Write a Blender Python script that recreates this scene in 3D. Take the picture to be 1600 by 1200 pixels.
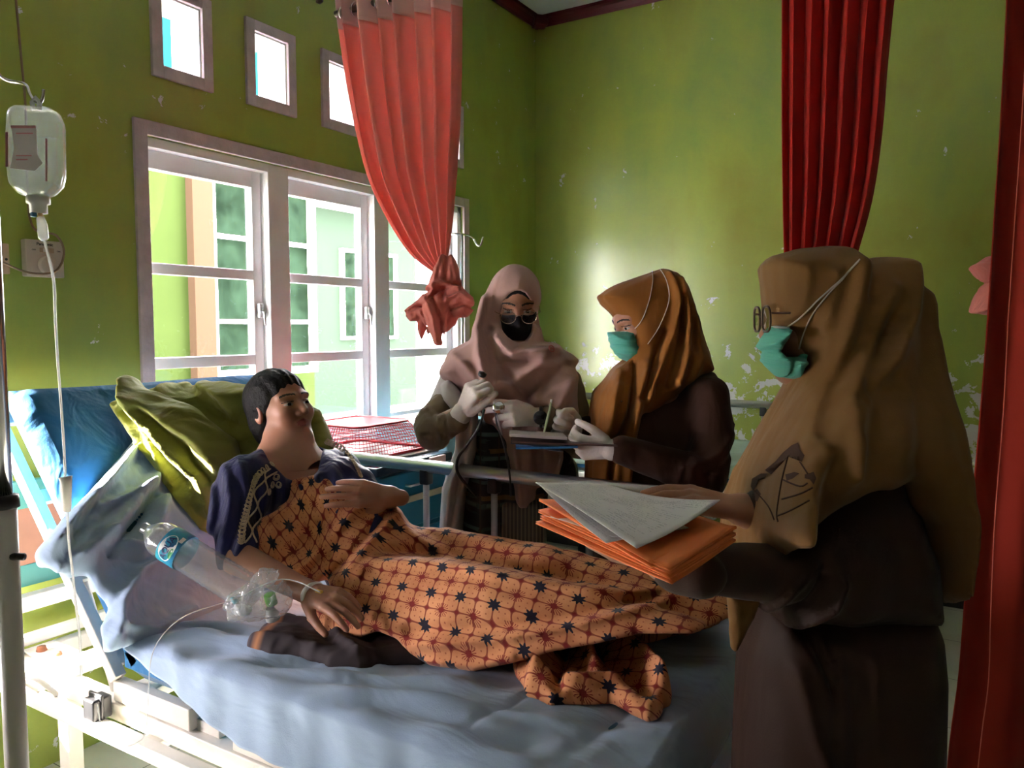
import bpy, math, random
import numpy as np
from mathutils import Vector, Matrix, Euler

sc = bpy.context.scene
for o in list(bpy.data.objects): bpy.data.objects.remove(o)
COL = sc.collection
random.seed(4)

# ---------------------------------------------------------------- camera
FX = 1217.0                                   # focal length in pixels of the 1600x1200 frame
PITCH = math.atan(88/1217.0); YAW = math.atan(745/1217.0*math.cos(PITCH))
CAM = np.array([2.52, 0.0, 1.40])
fh = np.array([-math.sin(YAW), math.cos(YAW), 0.0]); Rv = np.array([math.cos(YAW), math.sin(YAW), 0.0]); Zv = np.array([0, 0, 1.0])
Fv = math.cos(PITCH)*fh-math.sin(PITCH)*Zv; Uv = math.sin(PITCH)*fh+math.cos(PITCH)*Zv
cd = bpy.data.cameras.new('camera'); cam = bpy.data.objects.new('camera', cd); COL.objects.link(cam)
cam.matrix_world = Matrix(((Rv[0], Uv[0], -Fv[0], CAM[0]), (Rv[1], Uv[1], -Fv[1], CAM[1]), (Rv[2], Uv[2], -Fv[2], CAM[2]), (0, 0, 0, 1)))
cd.sensor_width = 36; cd.lens = 36*FX/1600; cd.clip_start = 0.02; cd.clip_end = 200
sc.camera = cam

# ---------------------------------------------------------------- light
w = bpy.data.worlds.new('sky'); sc.world = w; w.use_nodes = True
bg = w.node_tree.nodes['Background']; bg.inputs[0].default_value = (1.0, 0.90, 0.96, 1); bg.inputs[1].default_value = 22.0
sd = bpy.data.lights.new('sun', 'SUN'); sd.energy = 65; sd.angle = math.radians(0.6); sd.color = (1, 0.93, 0.82)
sun = bpy.data.objects.new('sun', sd); COL.objects.link(sun)
sun.rotation_euler = Vector((0.70, 0.55, -0.50)).to_track_quat('-Z', 'Y').to_euler()
def portal(y0, y1, z0, z1):
    l = bpy.data.lights.new('window_portal', 'AREA'); l.shape = 'RECTANGLE'; l.size = y1-y0; l.size_y = z1-z0; l.cycles.is_portal = True
    o = bpy.data.objects.new('window_portal', l); COL.objects.link(o)
    o.matrix_world = Matrix(((0, 0, -1, -0.16), (1, 0, 0, (y0+y1)/2), (0, -1, 0, (z0+z1)/2), (0, 0, 0, 1)))
portal(1.69, 3.60, 0.88, 2.07); portal(0.62, 1.06, 0.55, 1.6); portal(-0.35, 0.56, 0.64, 1.12)
for v0, v1 in ((1.757, 1.925), (2.165, 2.34), (2.57, 2.74)): portal(v0, v1, 2.32, 2.565)
sc.view_settings.view_transform = 'Standard'; sc.view_settings.look = 'None'
sc.view_settings.exposure = 1.75; sc.view_settings.gamma = 1.0; sc.view_settings.use_curve_mapping = False
sc.cycles.max_bounces = 10; sc.cycles.diffuse_bounces = 5; sc.cycles.transparent_max_bounces = 16
sc.cycles.sample_clamp_indirect = 6.0; sc.cycles.caustics_reflective = False; sc.cycles.caustics_refractive = False

# ---------------------------------------------------------------- points
def at(px, py, d): return CAM+d*(Fv+(px-800)/FX*Rv-(py-600)/FX*Uv)      # a point of the 1600x1200 frame at distance d
def ray(px, py): return Fv+(px-800)/FX*Rv-(py-600)/FX*Uv
def atx(px, py, v): r = ray(px, py); return CAM+r*(v-CAM[0])/r[0]
def aty(px, py, v): r = ray(px, py); return CAM+r*(v-CAM[1])/r[1]
def atz(px, py, v): r = ray(px, py); return CAM+r*(v-CAM[2])/r[2]

# ---------------------------------------------------------------- node expressions
class E:
    def __init__(s, nt, sock): s.nt = nt; s.s = sock
    def m(s, op, *a):
        n = s.nt.nodes.new('ShaderNodeMath'); n.operation = op
        for i, v in enumerate((s,)+a):
            if isinstance(v, E): s.nt.links.new(v.s, n.inputs[i])
            else: n.inputs[i].default_value = v
        return E(s.nt, n.outputs[0])
    def __add__(s, o): return s.m('ADD', o)
    __radd__ = __add__
    def __sub__(s, o): return s.m('SUBTRACT', o)
    def __mul__(s, o): return s.m('MULTIPLY', o)
    __rmul__ = __mul__
    def __truediv__(s, o): return s.m('DIVIDE', o)
    def lt(s, o): return s.m('LESS_THAN', o)
    def gt(s, o): return s.m('GREATER_THAN', o)
    def mx(s, o): return s.m('MAXIMUM', o)
    def mn(s, o): return s.m('MINIMUM', o)
    def f(s, op): return s.m(op)
def socket(nt, name='Object'):
    n = nt.nodes.new('ShaderNodeTexCoord'); return n.outputs[name]
def sep(nt, vec):
    n = nt.nodes.new('ShaderNodeSeparateXYZ'); nt.links.new(vec, n.inputs[0]); return [E(nt, x) for x in n.outputs]
def noise(nt, vec, scale, detail=4, rough=.55, dist=0, out=0):
    n = nt.nodes.new('ShaderNodeTexNoise'); n.inputs['Scale'].default_value = scale; n.inputs['Detail'].default_value = detail
    n.inputs['Roughness'].default_value = rough; n.inputs['Distortion'].default_value = dist; nt.links.new(vec, n.inputs['Vector']); return E(nt, n.outputs[out])
def mapping(nt, vec, sc_=(1, 1, 1), loc=(0, 0, 0), rot=(0, 0, 0)):
    n = nt.nodes.new('ShaderNodeMapping'); n.inputs['Scale'].default_value = sc_; n.inputs['Location'].default_value = loc; n.inputs['Rotation'].default_value = rot
    nt.links.new(vec, n.inputs['Vector']); return n.outputs[0]
def ramp(nt, e, stops):
    n = nt.nodes.new('ShaderNodeValToRGB'); cr = n.color_ramp
    while len(cr.elements) < len(stops): cr.elements.new(0.5)
    for el, (p, c) in zip(cr.elements, stops): el.position = p; el.color = (*c, 1)
    nt.links.new(e.s, n.inputs[0]); return n.outputs[0]
def mixc(nt, fac, a, b):
    n = nt.nodes.new('ShaderNodeMix'); n.data_type = 'RGBA'
    if isinstance(fac, E): nt.links.new(fac.s, n.inputs[0])
    else: n.inputs[0].default_value = fac
    for v, i in ((a, 6), (b, 7)):
        if isinstance(v, tuple): n.inputs[i].default_value = (*v, 1)
        else: nt.links.new(v, n.inputs[i])
    return n.outputs[2]
def bump(nt, bs, e, strength=.3, dist=.01):
    n = nt.nodes.new('ShaderNodeBump'); n.inputs['Strength'].default_value = strength; n.inputs['Distance'].default_value = dist
    nt.links.new(e.s, n.inputs['Height']); nt.links.new(n.outputs[0], bs.inputs['Normal'])
MATS = {}
def mat(name, col=(.5, .5, .5), rough=.6, metal=0, trans=0, ior=1.45, alpha=1, sheen=0, var=0, vs=6, bmp=0, bs_=60, spec=.5, coat=0, sss=0):
    if name in MATS: return MATS[name]
    m = bpy.data.materials.new(name); m.use_nodes = True; nt = m.node_tree; b = nt.nodes['Principled BSDF']
    b.inputs['Base Color'].default_value = (*col, 1); b.inputs['Roughness'].default_value = rough; b.inputs['Metallic'].default_value = metal
    b.inputs['Transmission Weight'].default_value = trans; b.inputs['IOR'].default_value = ior; b.inputs['Alpha'].default_value = alpha
    b.inputs['Sheen Weight'].default_value = sheen; b.inputs['Specular IOR Level'].default_value = spec; b.inputs['Coat Weight'].default_value = coat
    if sss: b.inputs['Subsurface Weight'].default_value = sss; b.inputs['Subsurface Scale'].default_value = .01; b.inputs['Subsurface Radius'].default_value = (1, .35, .2)
    v = socket(nt)
    if var:
        n = noise(nt, v, vs, 5)
        c2 = tuple(max(0, c*(1-var)) for c in col); c1 = tuple(min(1, c*(1+var)) for c in col)
        nt.links.new(ramp(nt, n, [(.3, c2), (.7, c1)]), b.inputs['Base Color'])
    if bmp: bump(nt, b, noise(nt, v, bs_, 6, .6), bmp, .01)
    m['b'] = 1; MATS[name] = m; return m
def fabric(name, col, wr=.35, scale=7, stretch=(1, 1, .25), weave=420, rough=.85, var=.08, trl=0, sheen=.12, rot=(0, 0, 0)):
    if name in MATS: return MATS[name]
    m = bpy.data.materials.new(name); m.use_nodes = True; nt = m.node_tree; b = nt.nodes['Principled BSDF']; v = socket(nt)
    n1 = noise(nt, v, 5, 4)
    nt.links.new(ramp(nt, n1, [(.3, tuple(c*(1-var) for c in col)), (.7, tuple(min(1, c*(1+var)) for c in col))]), b.inputs['Base Color'])
    b.inputs['Roughness'].default_value = rough; b.inputs['Sheen Weight'].default_value = sheen; b.inputs['Specular IOR Level'].default_value = .2
    n2 = noise(nt, mapping(nt, v, stretch, (0, 0, 0), rot), scale, 3, .5, .6); n3 = noise(nt, v, weave, 2)
    bump(nt, b, n2*1.0+n3*0.02, wr, .05)
    if trl:
        t = nt.nodes.new('ShaderNodeBsdfTranslucent'); t.inputs[0].default_value = (*col, 1); mx = nt.nodes.new('ShaderNodeMixShader'); mx.inputs[0].default_value = trl
        nt.links.new(b.outputs[0], mx.inputs[1]); nt.links.new(t.outputs[0], mx.inputs[2]); nt.links.new(mx.outputs[0], nt.nodes['Material Output'].inputs[0])
    MATS[name] = m; return m
def thin_glass(name, tint=(1, 1, 1), refl=.06, rough=0.0):
    m = bpy.data.materials.new(name); m.use_nodes = True; nt = m.node_tree; nt.nodes.remove(nt.nodes['Principled BSDF'])
    t = nt.nodes.new('ShaderNodeBsdfTransparent'); t.inputs[0].default_value = (*tint, 1)
    g = nt.nodes.new('ShaderNodeBsdfGlossy'); g.inputs['Roughness'].default_value = rough
    l = nt.nodes.new('ShaderNodeLayerWeight'); l.inputs[0].default_value = .5
    fac = E(nt, l.outputs['Facing'])*E(nt, l.outputs['Facing'])*.5+refl
    x = nt.nodes.new('ShaderNodeMixShader'); nt.links.new(fac.s, x.inputs[0]); nt.links.new(t.outputs[0], x.inputs[1]); nt.links.new(g.outputs[0], x.inputs[2])
    nt.links.new(x.outputs[0], nt.nodes['Material Output'].inputs[0]); MATS[name] = m; return m

# ---------------------------------------------------------------- mesh builder
class MB:
    def __init__(s): s.v = []; s.f = []; s.mi = []; s.sm = []; s.cur = 0; s.mats = []
    def use(s, m):
        if m not in s.mats: s.mats.append(m)
        s.cur = s.mats.index(m); return s
    def add(s, vs, fs, smooth=False):
        b = len(s.v); s.v += [tuple(float(c) for c in x) for x in vs]
        for f in fs: s.f.append([b+i for i in f]); s.mi.append(s.cur); s.sm.append(smooth)
        return s
    def box(s, a, b, bev=0):
        x0, y0, z0 = (min(a[i], b[i]) for i in range(3)); x1, y1, z1 = (max(a[i], b[i]) for i in range(3))
        return s.obox(((x0+x1)/2, (y0+y1)/2, (z0+z1)/2), (x1-x0, y1-y0, z1-z0), bev=bev)
    def obox(s, c, size, M=None, bev=0):
        bm_ = bpy_bm(); import bmesh
        bmesh.ops.create_cube(bm_, size=1)
        for v in bm_.verts: v.co = Vector((v.co[0]*size[0], v.co[1]*size[1], v.co[2]*size[2]))
        if bev: bmesh.ops.bevel(bm_, geom=list(bm_.edges), offset=min(bev, min(size)*.45), segments=3, profile=.6, affect='EDGES')
        R = M if M is not None else Matrix.Identity(3); c = Vector([float(t) for t in c])
        bm_.verts.index_update()
        s.add([R @ v.co+c for v in bm_.verts], [[v.index for v in f.verts] for f in bm_.faces], bool(bev)); bm_.free(); return s
    def tube(s, pts, r, n=12, closed=False, cap=True, flat=None):
        pts = [Vector([float(t) for t in p]) for p in pts]; N = len(pts); rs = r if isinstance(r, (list, tuple)) else [r]*N
        T = []
        for i in range(N):
            a = pts[(i-1) % N] if (closed or i) else pts[0]; b = pts[(i+1) % N] if (closed or i < N-1) else pts[-1]
            T.append((b-a).normalized() if (b-a).length > 1e-9 else Vector((0, 0, 1)))
        up = Vector((0, 0, 1)) if abs(T[0].z) < .9 else Vector((1, 0, 0)); nrm = T[0].cross(up).normalized(); vs = []
        for i in range(N):
            if i:
                ax = T[i-1].cross(T[i])
                if ax.length > 1e-7: nrm = Matrix.Rotation(T[i-1].angle(T[i]), 3, ax.normalized()) @ nrm
            bn = T[i].cross(nrm)
            for k in range(n):
                t = 2*math.pi*k/n; q = flat or 1
                vs.append(pts[i]+(nrm*math.cos(t)+bn*math.sin(t)*q)*rs[i])
        fs = []
        for i in range(N if closed else N-1):
            for k in range(n): a = i*n+k; b = i*n+(k+1) % n; c = ((i+1) % N)*n+(k+1) % n; d = ((i+1) % N)*n+k; fs.append([a, b, c, d])
        if cap and not closed: fs.append(list(range(n))[::-1]); fs.append([(N-1)*n+k for k in range(n)])
        return s.add(vs, fs, n > 6)
    def lathe(s, prof, c=(0, 0, 0), M=None, n=24):
        R = M if M is not None else Matrix.Identity(3); c = Vector([float(t) for t in c]); vs = []; fs = []
        for r_, z_ in prof:
            for k in range(n): t = 2*math.pi*k/n; vs.append(R @ Vector((r_*math.cos(t), r_*math.sin(t), z_))+c)
        for i in range(len(prof)-1):
            for k in range(n): fs.append([i*n+k, i*n+(k+1) % n, (i+1)*n+(k+1) % n, (i+1)*n+k])
        return s.add(vs, fs, True)
    def prism(s, poly, a, b):                  # poly: list of 3D points, extruded from offset a to offset b (vectors)
        n = len(poly); P = [Vector([float(t) for t in p]) for p in poly]; a = Vector(a); b = Vector(b)
        return s.add([p+a for p in P]+[p+b for p in P], [list(range(n))[::-1], list(range(n, 2*n))]+[[i, (i+1) % n, n+(i+1) % n, n+i] for i in range(n)])
    def grid(s, P, smooth=True, closed_u=False):         # P: array (nu, nv, 3)
        nu, nv = P.shape[:2]; fs = []
        for i in range(nu if closed_u else nu-1):
            for j in range(nv-1): i2 = (i+1) % nu; fs.append([i*nv+j, i2*nv+j, i2*nv+j+1, i*nv+j+1])
        return s.add(P.reshape(-1, 3).tolist(), fs, smooth)
    def build(s, name, m=None, parent=None):
        me = bpy.data.meshes.new(name); me.from_pydata(s.v, [], s.f)
        for x in (s.mats or ([m] if m else [])): me.materials.append(x)
        me.polygons.foreach_set('material_index', s.mi if s.mats else [0]*len(s.f)); me.polygons.foreach_set('use_smooth', s.sm); me.update()
        o = bpy.data.objects.new(name, me); COL.objects.link(o)
        if parent: o.parent = parent; o.matrix_parent_inverse = parent_inv(parent)
        return o
def bpy_bm():
    import bmesh
    return bmesh.new()
def world_of(o):
    M = Matrix.LocRotScale(o.location, o.rotation_euler, o.scale)
    return world_of(o.parent) @ o.matrix_parent_inverse @ M if o.parent else M
def parent_inv(p): return world_of(p).inverted()
def tag(o, label=None, cat=None, group=None, kind=None):
    if label: o['label'] = label
    if cat: o['category'] = cat
    if group: o['group'] = group
    if kind: o['kind'] = kind
    return o
def thing(name, label, cat, loc, group=None):
    o = bpy.data.objects.new(name, None); COL.objects.link(o); o.location = Vector([float(t) for t in loc]); o.empty_display_size = .05
    return tag(o, label, cat, group)
def struct(mb, name, m=None, parent=None): return tag(mb.build(name, m, parent), kind='structure')
def solidify(o, t, off=0):
    x = o.modifiers.new('s', 'SOLIDIFY'); x.thickness = t; x.offset = off; return o
def subsurf(o, n=1):
    x = o.modifiers.new('u', 'SUBSURF'); x.levels = n; x.render_levels = n; return o
def catmull(pts, n=6):
    P = [np.array(p, float) for p in pts]; out = []
    for i in range(len(P)-1):
        p0 = P[max(i-1, 0)]; p1 = P[i]; p2 = P[i+1]; p3 = P[min(i+2, len(P)-1)]
        for k in range(n):
            t = k/n; out.append(.5*((2*p1)+(-p0+p2)*t+(2*p0-5*p1+4*p2-p3)*t*t+(-p0+3*p1-3*p2+p3)*t**3))
    out.append(P[-1]); return out
def text(body, size, M, m, parent, name='lettering', ext=.0006, bold=False):
    c = bpy.data.curves.new('t', 'FONT'); c.body = body; c.size = size; c.align_x = 'CENTER'; c.align_y = 'CENTER'; c.extrude = ext
    if bold: c.offset = size*.02
    to = bpy.data.objects.new('t', c); COL.objects.link(to); bpy.context.view_layer.update()
    me = bpy.data.meshes.new_from_object(to.evaluated_get(bpy.context.evaluated_depsgraph_get())); bpy.data.objects.remove(to)
    me.transform(M); me.materials.clear(); me.materials.append(m); o = bpy.data.objects.new(name, me); COL.objects.link(o)
    if parent: o.parent = parent; o.matrix_parent_inverse = parent_inv(parent)
    return o
def frame3(x, y, z, loc):      # 4x4 from three axes
    return Matrix(((x[0], y[0], z[0], loc[0]), (x[1], y[1], z[1], loc[1]), (x[2], y[2], z[2], loc[2]), (0, 0, 0, 1)))

# ---------------------------------------------------------------- implicit surfaces
def A(x): return np.asarray(x, float)
def nrm(v): v = A(v); return v/np.linalg.norm(v)
def smin(a, b, k): h = np.clip(.5+.5*(b-a)/k, 0, 1); return b*(1-h)+a*h-k*h*(1-h)
def smax(a, b, k): return -smin(-a, -b, k)
def cap(p, a, b, ra, rb):
    a = A(a); b = A(b); ab = b-a; t = np.clip(((p-a) @ ab)/max(ab @ ab, 1e-12), 0, 1)
    return np.linalg.norm(p-a-t[:, None]*ab, axis=1)-(ra+(rb-ra)*t)
def chain(p, pts, rs, k=0):
    d = None
    for i in range(len(pts)-1):
        e = cap(p, pts[i], pts[i+1], rs[i], rs[i+1]); d = e if d is None else (smin(d, e, k) if k else np.minimum(d, e))
    return d
def ell(p, c, r, M=None):
    q = p-A(c)
    if M is not None: q = q @ A(M)           # columns of M are the ellipsoid's axes
    r = A(r); k0 = np.linalg.norm(q/r, axis=1); k1 = np.linalg.norm(q/(r*r), axis=1)
    return k0*(k0-1)/np.maximum(k1, 1e-9)
def rbox(p, c, h, r, M=None):
    q = p-A(c)
    if M is not None: q = q @ A(M)
    q = np.abs(q)-(A(h)-r); return np.linalg.norm(np.maximum(q, 0), axis=1)+np.minimum(q.max(axis=1), 0)-r
def poly2(x, y, poly):                       # signed distance to a polygon, negative inside
    P = A(poly); d = np.full(x.shape, 1e18); s = np.ones(x.shape); n = len(P)
    for i in range(n):
        j = i-1; ex, ey = P[j]-P[i]; wx = x-P[i][0]; wy = y-P[i][1]
        t = np.clip((wx*ex+wy*ey)/max(ex*ex+ey*ey, 1e-12), 0, 1); d = np.minimum(d, (wx-ex*t)**2+(wy-ey*t)**2)
        c1 = y >= P[i][1]; c2 = y < P[j][1]; c3 = ex*wy > ey*wx
        fl = (c1 & c2 & c3) | (~c1 & ~c2 & ~c3); s = np.where(fl, -s, s)
    return s*np.sqrt(d)
def line2(x, y, pts):
    d = np.full(x.shape, 1e18)
    P = A(pts)
    for i in range(len(P)-1):
        ex, ey = P[i+1]-P[i]; wx = x-P[i][0]; wy = y-P[i][1]; t = np.clip((wx*ex+wy*ey)/max(ex*ex+ey*ey, 1e-12), 0, 1)
        d = np.minimum(d, (wx-ex*t)**2+(wy-ey*t)**2)
    return np.sqrt(d)
class Board:                                 # drawing board standing at distance d: plan coordinates in the plane, q towards the back
    def __init__(s, d): s.d = d; s.m = d/FX
    def loc(s, p): q = p-CAM; return 800+(q @ Rv)/s.m, 600-(q @ Uv)/s.m, q @ Fv-s.d
    def puff(s, p, poly, T, R, qc=0, X=None):     # body with this outline, T deep each way, rounded over R plan units
        x, y, q = X or s.loc(p); d2 = -poly2(x, y, poly)*s.m; Rm = R*s.m; e = np.maximum(1-d2/Rm, 0)
        return (np.sqrt(e*e+((q-qc)/T)**2)-1)*np.minimum(Rm, T)*.8
    def folds(s, X, lst):                       # lst: (points, width, height); ridges > 0, valleys < 0
        x, y, q = X; out = np.zeros(x.shape)
        for pts, wd, h in lst: out += h*np.exp(-(line2(x, y, pts)/wd)**2)
        return out
    def pt(s, x, y, q=0): return CAM+(s.d+q)*Fv+(x-800)*s.m*Rv-(y-600)*s.m*Uv
class Lens(Board):                           # the same, but true lines of sight (for long things that run towards the camera)
    def loc(s, p): q = p-CAM; z = q @ Fv; return 800+FX*(q @ Rv)/z, 600-FX*(q @ Uv)/z, z-s.d
def wob(p, amp, f, seed=0):
    r = np.random.RandomState(seed); o = np.zeros(len(p))
    for i in range(5):
        k = r.normal(size=3)*f*(1+.5*i); o += np.sin(p @ k+r.uniform(0, 6.28))/(1+.5*i)
    return o*amp*.45
def implicit(fn, lo, hi, h, relax=1):
    lo = A(lo); hi = A(hi); m = np.ceil((hi-lo)/(4*h)).astype(int)+1; n = 4*m+1
    def ev(ix):
        out = np.empty(len(ix))
        for i in range(0, len(ix), 200000): out[i:i+200000] = fn(lo+ix[i:i+200000]*h)
        return out
    g = np.stack(np.meshgrid(*[np.arange(k+1)*4 for k in m], indexing='ij'), -1).reshape(-1, 3); Cc = ev(g).reshape(m+1)
    mn = None
    for a in (0, 1):
        for b in (0, 1):
            for c in (0, 1):
                v = Cc[a:a+m[0], b:b+m[1], c:c+m[2]]
                mn = np.abs(v) if mn is None else np.minimum(mn, np.abs(v))
    act = mn < 4*h*1.9
    cell = act.repeat(4, 0).repeat(4, 1).repeat(4, 2); val = np.where(Cc[:-1, :-1, :-1] < 0, -1., 1.).repeat(4, 0).repeat(4, 1).repeat(4, 2)
    M = np.zeros(n, bool); V = np.ones(n)
    V[:-1, :-1, :-1] = val
    for a in (0, 1):
        for b in (0, 1):
            for c in (0, 1): M[a:a+4*m[0], b:b+4*m[1], c:c+4*m[2]] |= cell
    ix = np.argwhere(M); V[M] = ev(ix)
    S = V < 0
    cnt = sum(S[a:a+n[0]-1, b:b+n[1]-1, c:c+n[2]-1].astype(np.int8) for a in (0, 1) for b in (0, 1) for c in (0, 1))
    cc = np.argwhere((cnt > 0) & (cnt < 8)); idx = np.full(n-1, -1, int); idx[tuple(cc.T)] = np.arange(len(cc))
    offs = [(a, b, c) for a in (0, 1) for b in (0, 1) for c in (0, 1)]; vals = {o: V[tuple((cc+A(o).astype(int)).T)] for o in offs}
    acc = np.zeros((len(cc), 3)); num = np.zeros(len(cc))
    for o in offs:
        for ax in range(3):
            if o[ax] == 0:
                o2 = list(o); o2[ax] = 1; o2 = tuple(o2); a, b = vals[o], vals[o2]; x = (a < 0) != (b < 0); t = np.where(x, a/np.where(x, a-b, 1), 0)
                pt = np.repeat(A(o)[None], len(cc), 0); pt[:, ax] += t; acc += pt*x[:, None]; num += x
    vv = cc+acc/num[:, None]; quads = []
    for ax in range(3):
        u, v = (ax+1) % 3, (ax+2) % 3; sl = [slice(None)]*3; sl[ax] = slice(0, -1); s2 = [slice(None)]*3; s2[ax] = slice(1, None)
        A0 = S[tuple(sl)]; A1 = S[tuple(s2)]; e = np.argwhere(A0 != A1); ok = (e[:, u] > 0) & (e[:, v] > 0) & (e[:, u] < n[u]-1) & (e[:, v] < n[v]-1); e = e[ok]
        if not len(e): continue
        ins = A0[tuple(e.T)]; q = []
        for du, dv in ((-1, -1), (0, -1), (0, 0), (-1, 0)):
            t = e.copy(); t[:, u] += du; t[:, v] += dv; q.append(idx[tuple(t.T)])
        q = np.stack(q, 1); q[~ins] = q[~ins][:, ::-1]; quads.append(q)
    Q = np.concatenate(quads); Q = Q[(Q >= 0).all(1)]; vv = lo+vv*h
    for _ in range(relax):
        s = np.zeros_like(vv); c = np.zeros(len(vv))
        for a in range(4):
            b = (a+1) % 4; np.add.at(s, Q[:, a], vv[Q[:, b]]); np.add.at(s, Q[:, b], vv[Q[:, a]]); np.add.at(c, Q[:, a], 1); np.add.at(c, Q[:, b], 1)
        vv = .5*vv+.5*s/np.maximum(c, 1)[:, None]
    return vv, Q
def mesh_np(name, vv, Q, mats, parent=None, pick=None):
    me = bpy.data.meshes.new(name); me.vertices.add(len(vv)); me.vertices.foreach_set('co', vv.ravel()); me.loops.add(len(Q)*4); me.loops.foreach_set('vertex_index', Q.ravel())
    me.polygons.add(len(Q)); me.polygons.foreach_set('loop_start', np.arange(len(Q))*4); me.polygons.foreach_set('loop_total', np.full(len(Q), 4))
    me.polygons.foreach_set('use_smooth', np.ones(len(Q), bool))
    for x in mats: me.materials.append(x)
    if pick is not None: me.polygons.foreach_set('material_index', pick(vv[Q].mean(1)).astype(np.int32))
    me.update(calc_edges=True); me.validate()
    o = bpy.data.objects.new(name, me); COL.objects.link(o)
    if parent: o.parent = parent; o.matrix_parent_inverse = parent_inv(parent)
    return o
def blob(name, fn, lo, hi, h, mats, parent=None, pick=None, relax=1):
    vv, Q = implicit(fn, lo, hi, h, relax); return mesh_np(name, vv, Q, mats if isinstance(mats, list) else [mats], parent, pick)
def join(parts):
    v = []; q = []; b = 0
    for vv, Q in parts: v.append(vv); q.append(Q+b); b += len(vv)
    return np.concatenate(v), np.concatenate(q)
def bounds(pts, pad): P = A(pts); return P.min(0)-pad, P.max(0)+pad
def bnd(B, poly, T, pad=.02):
    P = np.array([B.pt(x, y, q) for x, y in poly for q in (-T, T)]); return P.min(0)-pad, P.max(0)+pad
def surf(fn, px, py, d0, d1, n=160):           # first crossing of a shape along the line of sight
    ds = np.linspace(d0, d1, n); P = np.array([at(px, py, d) for d in ds]); v = fn(P); i = np.argmax(v < 0)
    if not (v < 0).any(): return at(px, py, (d0+d1)/2), A(-Fv)
    if i: t = v[i-1]/(v[i-1]-v[i]); p = P[i-1]+(P[i]-P[i-1])*t
    else: p = P[0]
    e = .004; g = np.array([fn((p+A(k))[None])[0]-fn((p-A(k))[None])[0] for k in ((e, 0, 0), (0, e, 0), (0, 0, e))]); return p, nrm(g+1e-9)

# ================================================================ materials
white_paint = mat('white_paint', (.90, .89, .92), .3, var=.04, vs=9)
white_enamel = mat('white_enamel', (.74, .70, .64), .3, var=.10, vs=7, bmp=.05)
lavender = mat('lavender_plaster', (.58, .49, .51), .8, var=.15, vs=14, bmp=.3, bs_=40)
maroon = mat('maroon_paint', (.10, .006, .012), .35, var=.2)
chrome = mat('chrome', (.75, .75, .77), .16, 1)
steel = mat('brushed_aluminium', (.62, .62, .64), .32, 1)
black_plastic = mat('black_plastic', (.012, .012, .014), .4)
glass_m = thin_glass('window_glass', (.93, .97, .95), .05)
def wall_material(name, peel):
    m = bpy.data.materials.new(name); m.use_nodes = True; nt = m.node_tree; b = nt.nodes['Principled BSDF']; v = socket(nt)
    n = noise(nt, v, .9, 5, .6, .4); n2 = noise(nt, mapping(nt, v, (1, 1, .35)), 2.6, 4, .6)
    base = ramp(nt, n*.6+n2*.4, [(.36, (.30, .31, .05)), (.5, (.34, .40, .075)), (.62, (.25, .35, .085))])
    X_, Y_, Z_ = sep(nt, v); stuck = noise(nt, v, 9, 6, .7, .3)
    low = ((Z_*-1.0+1.50)*1.7).mx(0).mn(.72)*peel
    flake = (stuck+low*.22+noise(nt, mapping(nt, v, (.4, .4, 1.1)), 2.2, 3)*.22).gt(.79)
    fleck = noise(nt, v, 26, 5, .8).gt(.735)*noise(nt, v, 1.7, 2).gt(.52)
    c = mixc(nt, flake.mx(fleck*.45), base, (.62, .63, .60)); nt.links.new(c, b.inputs['Base Color'])
    b.inputs['Roughness'].default_value = .27; b.inputs['Specular IOR Level'].default_value = .55
    bump(nt, b, noise(nt, v, 14, 6, .6)*.5+flake*-.25, .12, .012); return m
green_side = wall_material('green_wall_paint', .15); green_back = wall_material('peeling_green_wall_paint', 1.0)
ceil_m = mat('ceiling_board', (.62, .66, .68), .8, var=.05)
m = bpy.data.materials.new('floor_tiles'); m.use_nodes = True; nt = m.node_tree; b = nt.nodes['Principled BSDF']; v = socket(nt)
X_, Y_, Z_ = sep(nt, v); gx = ((X_+.17)/.44).f('FRACT'); gy = ((Y_+.03)/.44).f('FRACT')
line = gx.lt(.008).mx(gy.lt(.008)); nt.links.new(mixc(nt, line, ramp(nt, noise(nt, v, 6), [(.3, (.50, .50, .42)), (.7, (.58, .58, .50))]), (.07, .06, .05)), b.inputs['Base Color']); b.inputs['Roughness'].default_value = .3
tile_m = m

# ================================================================ the room
WT = .16; YB = 4.42; CH = 3.34; XR = 4.6; YF = -2.6
def wall_x(name, holes, m):              # the window wall, cut round its openings (y0, y1, z0, z1)
    ys = sorted({YF-.0, YB}|{h[0] for h in holes}|{h[1] for h in holes}); zs = sorted({0, CH}|{h[2] for h in holes}|{h[3] for h in holes})
    mb = MB()
    for y0, y1 in zip(ys, ys[1:]):
        run = None
        for z0, z1 in zip(zs, zs[1:]):
            cy, cz = (y0+y1)/2, (z0+z1)/2
            if any(h[0] < cy < h[1] and h[2] < cz < h[3] for h in holes):
                if run: mb.box((-WT, y0, run[0]), (0, y1, run[1])); run = None
            else: run = (run[0], z1) if run else (z0, z1)
        if run: mb.box((-WT, y0, run[0]), (0, y1, run[1]))
    return struct(mb, name, m)
V_OUT = [(1.718, 1.967), (2.124, 2.379), (2.530, 2.785), (2.936, 3.191), (3.342, 3.597)]
VH = [(a+.042, b-.042, 2.318, 2.567) for a, b in V_OUT]; MAIN = (1.69, 3.60, .86, 2.067); NEAR = (.62, 1.06, .55, 1.60); THIRD = (-.35, .56, .62, 1.12)  # last two: invented openings out of view, sized for the light they admit
wall_x('wall_left', VH+[MAIN, NEAR, THIRD], green_side)
struct(MB().box((-WT, YB, 0), (XR, YB+.15, CH)), 'wall_back', green_back)
grey_side = mat('dim_beige_paint', (.30, .27, .22), .8, var=.06)
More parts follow.
